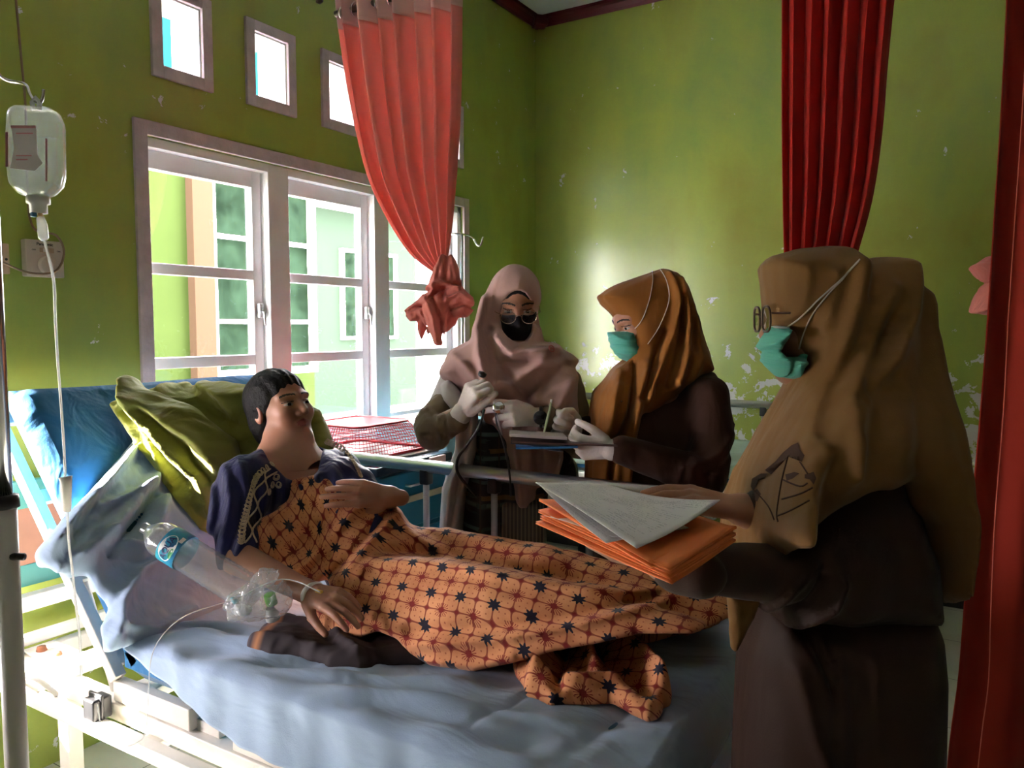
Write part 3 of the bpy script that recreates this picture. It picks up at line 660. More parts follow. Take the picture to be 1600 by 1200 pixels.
# loose crumpled end of the cloth on the sheet
def dz(x, y, n=.03): return BED.px(x, y, n)
cpol = [dz(*q) for q in ((940, 975), (880, 985), (858, 1012), (825, 1028), (802, 1034), (806, 1052), (828, 1078), (860, 1094), (905, 1092), (955, 1092), (985, 1110), (1012, 1122), (1032, 1118), (1040, 1082), (1022, 1050), (995, 1025), (1010, 1000), (1060, 992), (1125, 968), (1130, 940), (1040, 960))]
cf = [([dz(*q) for q in pts], wd, h) for pts, wd, h in ((((945, 980), (960, 1020), (1010, 1062), (1036, 1090)), .016, .035), (((910, 990), (915, 1040), (930, 1075)), .014, .028), (((870, 1010), (850, 1050), (835, 1074)), .016, .026), (((925, 985), (938, 1030), (970, 1070), (1010, 1100)), .012, -.02), (((890, 1000), (880, 1050), (870, 1085)), .012, -.018), (((812, 1040), (840, 1075), (900, 1086), (960, 1084)), .012, .014), (((1010, 992), (1060, 975), (1120, 955)), .02, .03), (((960, 980), (1000, 1000), (1060, 985)), .014, -.015))]
def fcr(p): X = BED.loc(p); return np.maximum(BED.puff(p, cpol, .026, .022, .03, X)-BED.folds(X, cf)-wob(p, .003, 45, 5), .636-p[:, 2])
lo, hi = bnd(BED, cpol, .09); co = blob('blanket_corner', fcr, (lo[0], lo[1], .62), hi, .0045, batik_m); co.parent = bl_o
# dark folded cloth under the hand
dark_cloth = mat('black_cotton', (.012, .009, .012), .8, bmp=.4, bs_=30)
m = bpy.data.materials.new('striped_scarf'); m.use_nodes = True; nt = m.node_tree; b = nt.nodes['Principled BSDF']; v = socket(nt); X_, Y_, Z_ = sep(nt, v)
t = ((X_*1.0+Y_*.5+noise(nt, v, 4, 2)*.05-.12)/.62).f('FRACT'); nt.links.new(ramp(nt, t, [(0, (.02, .01, .012)), (.34, (.02, .01, .012)), (.37, (.16, .03, .04)), (.42, (.40, .16, .06)), (.44, (.03, .02, .03)), (.48, (.14, .11, .11)), (.52, (.03, .02, .03)), (.55, (.35, .14, .05)), (.58, (.02, .012, .015))]), b.inputs['Base Color']); b.inputs['Roughness'].default_value = .85; scarf_m = m
kpol = [dz(*q) for q in ((388, 1006), (402, 988), (420, 966), (455, 964), (500, 975), (560, 985), (640, 990), (700, 1010), (660, 1030), (600, 1032), (560, 1038), (512, 1034), (470, 1018), (420, 1018))]
kf = [([dz(*q) for q in pts], wd, h) for pts, wd, h in ((((395, 1005), (440, 1008), (490, 1020)), .014, .008), (((420, 975), (470, 985), (520, 1010)), .02, -.008), (((520, 985), (530, 1010), (560, 1030)), .012, .012), (((560, 985), (590, 1030)), .015, -.008))]
def fk(p): X = BED.loc(p); return np.maximum(BED.puff(p, kpol, .03, .03, .02, X)-BED.folds(X, kf)-wob(p, .003, 40, 8), .635-p[:, 2])
lo, hi = bnd(BED, kpol, .07)
tag(blob('folded_scarf', fk, (lo[0], lo[1], .62), hi, .0045, scarf_m), 'black folded cloth with striped red and gold band on the sheet under the batik', 'scarf')

# ================================================================ hands and heads
def hand(wrist, fwd, dors, left=False, curl=(.5, .5, .5, .5), thumb=(.6, .35), spread=.06, k=1.0, grow=0, cuff=None):
    """wrist point, direction of the fingers, direction of the back of the hand -> (sdf, bounds)"""
    X = nrm(fwd); Z = nrm(A(dors)-X*(A(dors) @ X)); Y = np.cross(Z, X)*(1 if left else -1); W = A(wrist); Q = np.stack([X, Y, Z], 1)
    base = [(.086, .030), (.090, .010), (.086, -.010), (.078, -.028)]; L = [(.040, .024, .019), (.045, .027, .020), (.041, .025, .019), (.031, .019, .017)]
    caps = []; allp = [np.zeros(3)]
    for i in range(4):
        c = curl[i] if not isinstance(curl[i], (int, float)) else (curl[i], curl[i]*1.15, curl[i]*.7)
        p = A((base[i][0], base[i][1], .002))*k; ang = 0; pts = [p]; az = spread*(1.5-i)
        for l, a in zip(L[i], c): ang += a; p = p+A((math.cos(ang)*math.cos(az), math.cos(ang)*math.sin(az), -math.sin(ang)))*l*k; pts.append(p)
        caps.append((pts, [.0098*k, .0088*k, .0080*k, .0068*k])); allp += pts
    a, c = thumb; tb = A((.022, .026, -.010))*k; d1 = A((math.cos(a), math.sin(a), -.35)); d1 = d1/np.linalg.norm(d1); p1 = tb+d1*.042*k; d2 = A((math.cos(a-c), math.sin(a-c), -.45)); d2 /= np.linalg.norm(d2); p2 = p1+d2*.032*k; d3 = A((math.cos(a-1.7*c), math.sin(a-1.7*c), -.55)); d3 /= np.linalg.norm(d3); p3 = p2+d3*.024*k
    th = ([tb, p1, p2, p3], [.015*k, .0115*k, .0095*k, .0080*k]); allp += [p1, p2, p3]
    def fn(p):
        q = (p-W) @ Q; d = None
        for i, (bx, by) in enumerate(base):
            e = cap(q, (0, (.012-.008*i)*k, 0), (bx*k, by*k, 0), .0145*k, .0118*k); d = e if d is None else smin(d, e, .010)
        d = smin(d, cap(q, (.03*k, .018*k, -.008), (.07*k, .01*k, -.004), .012*k, .010*k), .012)
        fing = None
        for pts, rs in caps:
            e = chain(q, pts, rs); d = smin(d, e, .005)
        d = smin(d, chain(q, th[0], th[1]), .008)
        d = smin(d, cap(q, (-.03, 0, 0), (.01, 0, 0), .022*k, .019*k), .012)
        return d-grow
    P = np.array([W+Q @ x for x in allp]+[W-X*.05]); tip = lambda i: W+Q @ caps[i][0][-1]
    fn.world = lambda x, y, z: W+Q @ A((x, y, z))
    return fn, P.min(0)-.035, P.max(0)+.035
def headframe(c, fwd, up): Y = nrm(fwd); Z = nrm(A(up)-Y*(A(up) @ Y)); X = np.cross(Y, Z); return A(c), np.stack([X, Y, Z], 1)
def head_sdf(c, Q):
    def fn(p):
        q = (p-c) @ Q; x = np.abs(q[:, 0]); s = np.stack([x, q[:, 1], q[:, 2]], 1)
        d = ell(s, (0, -.015, .032), (.075, .094, .082)); d = smin(d, ell(s, (0, .02, -.02), (.061, .072, .088)), .03); d = smin(d, cap(s, (.044, .0, -.062), (.010, .060, -.098), .022, .022), .03)
        d = smin(d, ell(s, (.034, .060, -.028), (.026, .024, .024)), .02); d = smin(d, cap(s, (.046, .070, .022), (.008, .088, .016), .008, .009), .014)
        d = smax(d, -ell(s, (.031, .100, -.002), (.019, .018, .012)), .012); d = smin(d, ell(s, (.031, .075, -.003), (.0135, .0125, .0105)), .003)
        d = smin(d, cap(s, (0, .086, .008), (0, .107, -.030), .007, .0105), .012); d = smin(d, ell(s, (.012, .094, -.035), (.0085, .010, .0075)), .006)
        d = smin(d, cap(s, (0, .0905, -.057), (.020, .080, -.060), .0055, .003), .005); d = smin(d, cap(s, (0, .089, -.067), (.018, .079, -.064), .0065, .003), .005); d = smax(d, -cap(s, (0, .099, -.062), (.022, .086, -.062), .003, .001), .003)
        d = smin(d, ell(s, (0, .073, -.098), (.02, .016, .015)), .014); e = smax(ell(s, (.077, -.008, -.004), (.010, .020, .031)), -ell(s, (.086, -.004, -.002), (.006, .011, .019)), .004); d = smin(d, e, .008)
        return d
    return fn
skin = mat('brown_skin', (.36, .17, .105), .5, var=.05, vs=30, sss=.12, bmp=.05, bs_=200); lipm = mat('lip', (.30, .09, .07), .45); eyew = mat('eye_white', (.36, .33, .31), .3); iris = mat('dark_iris', (.02, .012, .01), .15); brow = mat('eyebrow_hair', (.015, .01, .008), .8); nailm = mat('nail', (.45, .24, .18), .3)
hair_m = mat('black_hair', (.006, .005, .005), .6, bmp=.8, bs_=60, spec=.2)
def facepick(c, Q):
    def f(p):
        q = (p-c) @ Q; x = np.abs(q[:, 0]); y = q[:, 1]; z = q[:, 2]; o = np.zeros(len(p), int)
        o[(x < .021) & (y > .075) & (z < -.0525) & (z > -.0735) & (((x/.022)**2+((z+.0628)/.0105)**2) < 1)] = 1
        e = ((x-.031)/.0135)**2+((z+.0040)/.0042)**2 < 1; o[e & (y > .06)] = 2; o[e & (y > .06) & (((x-.031)/.0065)**2+((z+.0035)/.0062)**2 < 1)] = 3
        o[(np.abs(x-.031) < .021) & (np.abs(z-(.019+.006*np.cos((x-.031)*60))) < .0030) & (y > .055)] = 4
        o[(np.abs(x-.031) < .016) & (np.abs(z-(.0035)) < .0014) & (y > .06)] = 4
        return o
    return f
FM = [skin, lipm, eyew, iris, brow]

# ================================================================ the patient
pat = thing('person', 'patient in a navy blouse with gold lace lying propped on the olive pillows', 'person', (1.05, 1.58, .64))
HC = at(440, 640, 2.31); hc, HQ = headframe(HC, (.80, -.10, .28), (-.30, 0, .95)); hs = head_sdf(hc, HQ)
NB = at(448, 722, 2.25); shn = at(388, 752, 2.10); shf = at(528, 742, 2.40)
el_n = at(372, 872, 1.97); wr_n = at(482, 925, 1.875); wr_f = at(610, 776, 2.09); el_f = at(590, 812, 2.40)
h1, l1, u1 = hand(wr_n, at(540, 944, 1.80)-wr_n, (0, -.35, 1), left=False, curl=(.28, .3, .32, .36), thumb=(.55, .25))
h2, l2, u2 = hand(wr_f, at(520, 766, 2.03)-wr_f, (.3, -.8, .55), left=True, curl=(.15, .15, .2, .25), thumb=(.5, .2))
def fbody(p):
    d = smin(hs(p), cap(p, hc+HQ @ A((0, -.02, -.05)), NB, .048, .054), .03); d = smin(d, chain(p, [shn, NB, shf], [.055, .06, .055]), .04); d = smin(d, chain(p, [NB, (.93, 1.59, .90), (1.1, 1.58, .78)], [.08, .10, .10]), .05); return d
parts = [implicit(fbody, (.45, 1.20, .62), (1.3, 1.98, 1.36), .0055)]
parts = [implicit(lambda p: np.maximum(fbody(p), hc[2]-.155-p[:, 2]), hc-.19, hc+.17, .0026), implicit(lambda p: np.maximum(fbody(p), p[:, 2]-hc[2]+.15), (.60, 1.25, .64), (1.3, 1.95, 1.2), .006)]
parts += [implicit(lambda p: smin(h1(p), chain(p, [el_n, wr_n], [.043, .026]), .015), *(lambda a, b: (np.minimum(a, el_n-.05), np.maximum(b, el_n+.05)))(l1, u1), .0024),
          implicit(lambda p: smin(h2(p), chain(p, [el_f, wr_f], [.04, .025]), .015), *(lambda a, b: (np.minimum(a, el_f-.05), np.maximum(b, el_f+.05)))(l2, u2), .0024)]
vv, QQ = join(parts); mesh_np('body', vv, QQ, FM, pat, facepick(hc, HQ))
def fhair(p):
    q = (p-hc) @ HQ; d = ell(q, (0, -.022, .038), (.086, .104, .092)); d = smin(d, ell(q, (0, -.035, -.025), (.087, .068, .088)), .02); d = smax(d, -(ell(q, (0, .085, -.035), (.066, .080, .088))), .01); d = np.minimum(smin(d, ell(q, (0, -.150, .0), (.060, .055, .058)), .012), d); return d-.002*np.sin(q[:, 0]*260+np.sin(q[:, 1]*30)*2)
blob('hair', fhair, hc-.2, hc+.2, .004, hair_m, pat)
navy = fabric('navy_blouse', (.012, .012, .07), .8, 10, (1, 1, .3), 300, .55, .15)
def fblouse(p):
    d = chain(p, [shn, NB+A((0, 0, -.03)), shf], [.072, .075, .072]); d = smin(d, chain(p, [NB+A((.02, 0, -.06)), (.95, 1.59, .90), (1.1, 1.58, .78)], [.12, .14, .13]), .06)
    d = smin(d, chain(p, [at(378, 760, 2.08), at(366, 815, 2.03), at(372, 866, 1.98)], [.070, .064, .052]), .03); d = smin(d, chain(p, [shf, at(560, 800, 2.44)], [.07, .06]), .03)
    q = (p-hc) @ HQ; X = BB.loc(p)
    d = d-.006*np.sin(X[0]*.22+np.sin(X[1]*.03)*2)*np.clip((X[1]-700)/60, 0, 1)
    neck = poly2(X[0], X[1], [(405, 690), (420, 720), (448, 748), (478, 756), (497, 735), (505, 700), (480, 640), (420, 640)])*BB.m
    return smax(d, -np.maximum(neck, X[2]-.42), .008)
bo = blob('blouse', fblouse, (.60, 1.18, .70), (1.3, 2.0, 1.25), .005, navy, pat)
gold = mat('gold_lace', (.50, .40, .27), .5, .1, var=.2, vs=60)
lace = MB()
def ring(c, n_, R_, r_, turns=1.6):
    a = nrm(np.cross(n_, (0, 0, 1.))); b_ = np.cross(n_, a); pts = []
    for k in range(18): t = 2*math.pi*turns*k/17; rr = R_*(1-.6*k/17); pts.append(c+a*math.cos(t)*rr+b_*math.sin(t)*rr+n_*.002)
    lace.tube(pts, r_, 5)
path = [(432, 718), (405, 735), (392, 752), (385, 775), (380, 800), (375, 822), (372, 845)]
L1 = catmull([(x, y, 0) for x, y in path], 4); acc = []
for i, q in enumerate(L1[::1]):
    if i % 1 == 0:
        for dx in (0,):
            pp, nn = surf(fblouse, q[0]+5, q[1], 1.85, 2.4); ring(pp, nn, .0095, .0016)
for off in (14, 24):
    pts = []
    for i, q in enumerate(L1):
        pp, nn = surf(fblouse, q[0]+off+5*math.sin(i*.9+off), q[1]+3, 1.85, 2.4); pts.append(pp+nn*.002)
    lace.tube(pts, .0024, 6)
for x, y in ((440, 735), (432, 745), (425, 757), (420, 768), (436, 757), (446, 728)):
    pp, nn = surf(fblouse, x, y, 1.85, 2.4); ring(pp, nn, .010, .0018)
L2 = catmull([(512, 690, 0), (535, 700, 0), (552, 722, 0), (562, 742, 0)], 5)
for q in L2:
    pp, nn = surf(fblouse, q[0], q[1], 2.1, 2.6); ring(pp, nn, .010, .0018)
lace.build('lace_trim', gold, pat)
bandm = mat('medical_tape', (.80, .78, .74), .6)
w0 = wr_n+(at(540, 944, 1.80)-wr_n)*.12; ax = nrm(at(540, 944, 1.80)-wr_n); a_ = nrm(np.cross(ax, (0, 0, 1.))); b_ = np.cross(ax, a_)
pts = [w0+a_*math.cos(t)*.030+b_*math.sin(t)*.022 for t in np.linspace(0, 2*math.pi, 25)[:-1]]
MB().tube(pts, .006, 8, closed=True).build('wrist_tape', bandm, pat)
MB().use(mat('yellow_plastic', (.7, .45, .06), .4)).obox(h1.world(.05, .005, .018), (.02, .009, .006), None, .002).build('cannula', None, pat)

# ================================================================ the three women in hijab
def flat_on(fn, outline, m, parent, name, d0, d1, lift=.0015, n=10):
    """a small flat print lying on the cloth: outline in plan points"""
    c = np.mean(A(outline), 0); mb = MB(); rings_ = []
    for k in range(4):
        t = k/3; rings_.append([surf(fn, *(c+(A(q)-c)*t), d0, d1)[0] for q in outline])
    nrm_ = surf(fn, *c, d0, d1)[1]
    vs = [rings_[0][0]+nrm_*lift]; fs = []; n_ = len(outline)
    for k in (1, 2, 3): vs += [p+nrm_*lift for p in rings_[k]]
    for i in range(n_): fs.append([0, 1+i, 1+(i+1) % n_])
    for k in (0, 1):
        for i in range(n_): a = 1+k*n_; fs.append([a+i, a+n_+i, a+n_+(i+1) % n_, a+(i+1) % n_])
    return mb.add(vs, fs, True)
def strand(fn, pts, r, m, parent, name, d0, d1, n=5, sub=4):
    P = [surf(fn, q[0], q[1], d0, d1) for q in catmull([(x, y, 0) for x, y in pts], sub)]
    return MB().tube([p+nn*r*1.1 for p, nn in P], r, n).build(name, m, parent)
glove_m = mat('latex_glove', (.66, .60, .55), .55, var=.05, bmp=.35, bs_=55, sss=.1)
green_mask = fabric('green_surgical_mask', (.10, .42, .33), .25, 20, (.3, .3, 3), 500, .7, .05); strap_m = mat('mask_elastic', (.55, .48, .42), .7); white_edge = mat('mask_wire_edge', (.62, .72, .70), .7)

# ---- first woman: dusty pink hijab, black mask, facing the camera
p1 = thing('person', 'woman in dusty pink hijab and black face mask holding a stethoscope behind the bed rail', 'person', (1.148, 2.206, 0))
hc1, HQ1 = headframe(at(805, 472, 2.62), -fh*.93+Rv*.10-Zv*.36, Zv); s1 = head_sdf(hc1, HQ1)
pink = fabric('dusty_pink_hijab', (.50, .31, .275), .45, 8, (1, 1, .3), 400, .85, .05)
B1 = Board(2.62); n1 = B1.pt(805, 560)
wa, wb = at(722, 644, 2.42), at(838, 652, 2.42)
ga, la, ua = hand(wa, at(747, 594, 2.37)-wa, -Fv*.55-Rv*.8, left=False, curl=((.9, 1.3, .8),)*4, thumb=(.35, .2), grow=.0012)
gb, lb, ub = hand(wb, at(760, 640, 2.34)-wb, -Fv*.85+Zv*.3, left=False, curl=((.25, .5, .4), (.35, .6, .4), (.7, .9, .5), (.9, 1.0, .6)), thumb=(.45, .5), grow=.0012)
def b1(p):
    d = smin(s1(p), cap(p, hc1+HQ1 @ A((0, -.02, -.05)), n1, .052, .055), .03); d = smin(d, chain(p, [B1.pt(725, 585), n1, B1.pt(872, 585)], [.05, .06, .05]), .05)
    return smin(d, chain(p, [B1.pt(800, 590), B1.pt(798, 720), B1.pt(795, 780)], [.10, .09, .085]), .06)
el1, el2 = B1.pt(684, 668, -.08), B1.pt(905, 690, -.05)
parts = [implicit(lambda p: np.maximum(b1(p), hc1[2]-.15-p[:, 2]), hc1-.19, hc1+.17, .0026), implicit(lambda p: np.maximum(b1(p), p[:, 2]-hc1[2]+.145), B1.pt(800, 700)-.33, B1.pt(800, 600)+.28, .008),
         implicit(lambda p: chain(p, [B1.pt(715, 592), el1, wa], [.045, .040, .025]), *bounds([B1.pt(715, 592), el1, wa], .06), .005), implicit(lambda p: chain(p, [B1.pt(880, 592), el2, wb], [.045, .040, .025]), *bounds([B1.pt(880, 592), el2, wb], .06), .005)]
for sx in (-.03, .03):
    ft = B1.pt(797, 1000); ft = A((ft[0], ft[1], .07))+Rv*sx*2; hp = A((ft[0], ft[1], .85)); parts.append(implicit(lambda p: smin(cap(p, hp, ft, .06, .04), cap(p, ft+A((0, 0, -.03)), ft-fh*.13+A((0, 0, -.045)), .035, .024), .03), *bounds([hp, ft, ft-fh*.15], .1), .01))
vv, QQ = join(parts); mesh_np('body', vv, QQ, FM, p1, facepick(hc1, HQ1))
blob('glove', lambda p: np.minimum(ga(p), cap(p, wa, wa-nrm(at(747, 594, 2.37)-wa)*.03, .031, .034)), la, ua, .0022, glove_m, p1); blob('glove', lambda p: np.minimum(gb(p), cap(p, wb, wb+Rv*.025, .030, .033)), lb, ub, .0022, glove_m, p1)
cp1 = [(744, 515), (737, 530), (708, 546), (694, 560), (687, 584), (692, 592), (706, 600), (716, 612), (735, 628), (752, 645), (760, 660), (772, 668), (784, 690), (790, 730), (796, 772), (808, 800), (830, 812), (842, 800), (846, 762), (868, 752), (880, 715), (880, 690), (905, 666), (901, 610), (897, 574), (904, 564), (892, 552), (868, 540), (850, 534), (846, 515), (830, 500), (762, 500)]
cf1 = [(((757, 470), (746, 515), (752, 560), (764, 600), (770, 640)), 7, .018), (((768, 520), (774, 560), (800, 600), (840, 640)), 7, -.014), (((775, 530), (800, 556), (830, 552), (868, 545)), 6, .016), (((790, 566), (830, 568), (870, 560)), 6, -.010),
       (((850, 560), (800, 600), (770, 612)), 9, .012), (((880, 570), (840, 610), (800, 640), (770, 645)), 8, -.010), (((895, 590), (860, 640), (830, 680), (826, 740)), 9, .012), (((800, 660), (806, 720), (812, 780)), 6, .010), (((835, 690), (840, 740)), 7, -.01), (((700, 565), (730, 590), (760, 640)), 9, -.008), (((712, 556), (745, 590), (760, 630)), 7, .008)]
def fh1(p):
    q = (p-hc1) @ HQ1; X = B1.loc(p)
    hd = ell(q, (0, -.012, .020), (.089, .106, .103)); hd = smin(hd, ell(q, (0, .0, -.075), (.082, .085, .07)), .03)
    c_ = B1.puff(p, cp1, np.interp(X[1], [500, 560, 640, 760], [.085, .13, .16, .13]), 34, -.02, X)
    d = smin(hd, c_, .035); d = smin(d, B1.puff(p, [(778, 440), (763, 455), (752, 485), (745, 515), (741, 545), (745, 600), (772, 610), (778, 560), (784, 500)], .075, 22, -.02, X), .02)-B1.folds(X, cf1)*np.clip(.9-X[2]*6, .2, 1)
    return smax(d-wob(p, .0025, 30, 3), -ell(q, (.002, .105, -.020), (.056, .088, .090)), .006)
blob('hijab', fh1, *bnd(B1, cp1+[(805, 410)], .24), .006, pink, p1)
under = mat('black_undercap', (.008, .007, .008), .9)
blob('undercap', lambda p: (lambda q: smax(ell(q, (0, -.012, .022), (.082, .099, .094)), -ell(q, (.002, .115, -.028), (.055, .10, .088)), .004))((p-hc1) @ HQ1), hc1-.13, hc1+.13, .004, under, p1)
blackmask = fabric('black_face_mask', (.006, .006, .009), .2, 14, (1, 1, 1), 500, .6, .1, sheen=.05)
def fm1(p):
    q = (p-hc1) @ HQ1; d = smin(s1(p)-.004, ell(q, (0, .070, -.064), (.054, .048, .058)), .012); d = smax(d, .012-q[:, 1], .004)
    top = q[:, 2]-(-.016+.25*np.maximum(0, .03-np.abs(q[:, 0]))); d = smax(d, top, .003); return smax(d, -.130-q[:, 2], .004)
blob('face_mask', fm1, hc1-.15, hc1+.15, .003, blackmask, p1)
metal = mat('thin_gold_metal', (.55, .45, .35), .25, 1); lens_m = thin_glass('spectacle_lens', (.93, .93, .95), .07)
def spectacles(hc, HQ, fm, rx, rz, m, y=.112, z=-.010, r=.0012, sq=2.0, parent=None):
    pt = lambda x, y_, z_: hc+HQ @ A((x, y_, z_)); g = MB(); ln = MB()
    for s in (-1, 1):
        pts = []
        for t in np.linspace(0, 2*math.pi, 29)[:-1]:
            c_, s_ = math.cos(t), math.sin(t); pts.append(pt(s*.034+rx*abs(c_)**(2/sq)*(1 if c_ > 0 else -1), y-.10*abs(.034*s+rx*c_)**1.5, z+rz*abs(s_)**(2/sq)*(1 if s_ > 0 else -1)))
        g.tube(pts, r, 6, closed=True); ce = len(ln.v); ln.add([pt(s*.034, y-.002, z)]+pts, [[0, 1+i, 1+(i+1) % 28] for i in range(28)])
        g.tube([pt(s*(.034+rx), y-.004, z+rz*.45), pt(s*.074, y-.03, z+rz*.4), pt(s*.079, .0, z+.01)], r, 6)
    g.tube([pt(-.034+rx, y, z+.004), pt(0, y+.003, z+.008), pt(.034-rx, y, z+.004)], r, 6)
    o = g.build('spectacles', m, parent); ln.build('lens', lens_m, o); return o
spectacles(hc1, HQ1, None, .0245, .021, metal, .118, -.012, parent=p1)
pp, nn = surf(fh1, 861, 545, 2.2, 2.8); a_ = nrm(np.cross(nn, (0, 0, 1.))); b_ = np.cross(nn, a_); br = MB().use(mat('rose_brooch', (.45, .12, .10), .4, .4))
br.tube([pp+nn*.003+a_*math.cos(t)*.0105+b_*math.sin(t)*.0105 for t in np.linspace(0, 6.283, 19)[:-1]], .0022, 6, closed=True)
for k in range(3): br.tube([pp+nn*.003-a_*.008+b_*(.005*k-.005), pp+nn*.004+b_*(.005-.004*k), pp+nn*.003+a_*.008+b_*(.004*k-.005)], .0012, 5)
br.build('brooch', None, p1)
plaid = bpy.data.materials.new('dark_plaid'); plaid.use_nodes = True; nt = plaid.node_tree; b = nt.nodes['Principled BSDF']; v = socket(nt); X_, Y_, Z_ = sep(nt, v); h = X_*.85+Y_*.52
c1 = mixc(nt, noise(nt, mapping(nt, v, (1, 1, 8)), 6, 3).gt(.56), (.012, .012, .011), (.035, .055, .050)); c2 = mixc(nt, (Z_/.075).f('FRACT').lt(.16)*noise(nt, v, 14, 3).gt(.42), c1, (.10, .15, .14)); c3 = mixc(nt, (h/.06).f('FRACT').lt(.10)*.8, c2, (.05, .035, .02)); c4 = mixc(nt, (Z_/.15+.35).f('FRACT').lt(.10)*noise(nt, v, 10, 2).gt(.45), c3, (.16, .10, .03))
nt.links.new(c4, b.inputs['Base Color']); b.inputs['Roughness'].default_value = .85
dp = [(742, 655), (858, 655), (866, 720), (856, 770), (852, 900), (858, 1300), (700, 1300), (718, 900), (728, 760), (735, 680)]
blob('dress', lambda p: (lambda X: np.maximum(B1.puff(p, dp, .125, 40, 0, X)-B1.folds(X, [(((760, 690), (752, 900), (745, 1200)), 8, .008), (((790, 700), (790, 900), (800, 1200)), 8, -.01)]), .03-p[:, 2]))(B1.loc(p)), *(lambda a, b: ((a[0], a[1], .02), b))(*bnd(B1, dp, .14)), .009, plaid, p1)
cream = fabric('cream_long_vest', (.52, .49, .48), .3, 6, (1, 1, .3), 350, .8, .04); oliveb = fabric('olive_brown_sleeve', (.17, .125, .075), .5, 10, (1, 1, .5), 300, .8, .06)
vp = [(704, 590), (722, 604), (746, 630), (750, 700), (731, 760), (724, 820), (720, 900), (716, 1200), (676, 1200), (688, 820), (692, 760), (712, 700), (714, 650), (694, 625), (690, 600)]
blob('long_vest', lambda p: (lambda X: np.minimum(B1.puff(p, vp, .135, 14, -.01, X), chain(p, [B1.pt(714, 598), B1.pt(692, 645, -.04)], [.062, .055]))-B1.folds(X, [(((735, 640), (722, 740), (706, 820)), 5, -.008), (((728, 700), (708, 760), (702, 900)), 5, .006)]))(B1.loc(p)), *bnd(B1, vp+[(665, 620)], .16), .007, cream, p1)
def fsl(p):
    X = B1.loc(p); d = chain(p, [B1.pt(697, 632, -.04), B1.pt(678, 662, -.09), B1.pt(684, 672, -.12), B1.pt(704, 662, -.16)], [.050, .056, .060, .040]); d = smin(d, cap(p, B1.pt(706, 660, -.16), wa-nrm(at(747, 594, 2.37)-wa)*.035, .040, .037), .008)
    return d-B1.folds(X, [(((665, 640), (690, 665), (700, 680)), 4, .006), (((672, 635), (694, 650)), 3, .006), (((670, 675), (700, 672)), 3, -.006), (((704, 640), (708, 684)), 2.5, -.006)])-wob(p, .002, 70, 2)
blob('sleeve', fsl, *bounds([B1.pt(697, 632, -.04), B1.pt(655, 690, -.16), wa], .09), .0045, oliveb, p1)
blob('sleeve', lambda p: chain(p, [B1.pt(885, 600), el2, wb+Rv*.035], [.055, .055, .036])-wob(p, .002, 60, 2), *bounds([B1.pt(885, 600), el2, wb], .08), .006, oliveb, p1)
stripe = bpy.data.materials.new('striped_brocade'); stripe.use_nodes = True; nt = stripe.node_tree; b = nt.nodes['Principled BSDF']; X_, Y_, Z_ = sep(nt, socket(nt)); nt.links.new(mixc(nt, ((X_*.85+Y_*.52)/.012).f('FRACT').lt(.35), (.07, .06, .05), (.22, .17, .12)), b.inputs['Base Color']); b.inputs['Roughness'].default_value = .8
sp = [(780, 775), (812, 768), (850, 768), (856, 900), (860, 1300), (770, 1300), (776, 900)]
blob('striped_panel', lambda p: np.maximum(B1.puff(p, sp, .136, 12), .03-p[:, 2]), *(lambda a, b: ((a[0], a[1], .02), b))(*bnd(B1, sp, .15)), .008, stripe, p1)
# things she holds and wears
wt = thing('wristwatch', 'black round wristwatch on the left wrist of the woman in the pink hijab', 'watch', wb+Rv*.012)
MB().tube([wb+Rv*.014+Zv*math.cos(t)*.029+Fv*math.sin(t)*.031 for t in np.linspace(0, 6.283, 25)[:-1]], .006, 8, closed=True).build('strap', black_plastic, wt)
Mw = Matrix((tuple(Rv), tuple(np.cross(-Fv, Rv)), tuple(-Fv))).transposed()
MB().lathe([(0, .008), (.019, .008), (.022, .004), (.022, 0), (0, 0)], wb+Rv*.012-Fv*.036, Mw, 28).build('watch_face', mat('watch_glass', (.01, .01, .012), .1), wt)
st = thing('stethoscope', 'black stethoscope tubing hanging from the gloved hands of the woman in pink', 'stethoscope', at(752, 640, 2.30))
pts = catmull([at(757, 640, 2.31), at(748, 668, 2.29), at(730, 695, 2.31), at(716, 715, 2.33), at(714, 735, 2.33), at(724, 752, 2.34), at(745, 775, 2.40)], 8); MB().tube(pts, [.0032]*6+[.0045]*(len(pts)-6), 8).build('tubing', black_plastic, st)
pts = catmull([at(775, 634, 2.30), at(776, 660, 2.30), at(786, 690, 2.30), at(793, 720, 2.31), at(797, 750, 2.32), at(798, 775, 2.36)], 8); MB().tube(pts, .0032, 8).build('tubing', black_plastic, st)
MB().lathe([(0, .006), (.016, .006), (.019, 0), (.012, -.010), (0, -.012)], at(779, 637, 2.295), Mw, 24).build('chest_piece', chrome, st)
MB().lathe([(.010, 0), (.013, .004), (.013, .012), (0, .016)], at(752, 588, 2.32), Matrix.Rotation(.5, 3, 'Y'), 16).build('ear_piece', black_plastic, st)
MB().use(steel).tube([at(772, 628, 2.31), at(776, 650, 2.30), at(784, 680, 2.30)], .0035, 8).build('metal_tube', None, st)
hbg = Board(2.60); hp_ = [(868, 700), (890, 700), (902, 728), (909, 768), (880, 772), (866, 750)]
tag(blob('handbag', lambda p: hbg.puff(p, hp_, .05, 10, .02)-wob(p, .003, 90, 4), *bnd(hbg, hp_, .06), .005, mat('black_leather', (.01, .008, .008), .35, bmp=.4)), 'small black leather handbag hanging at the side of the woman in pink', 'handbag')

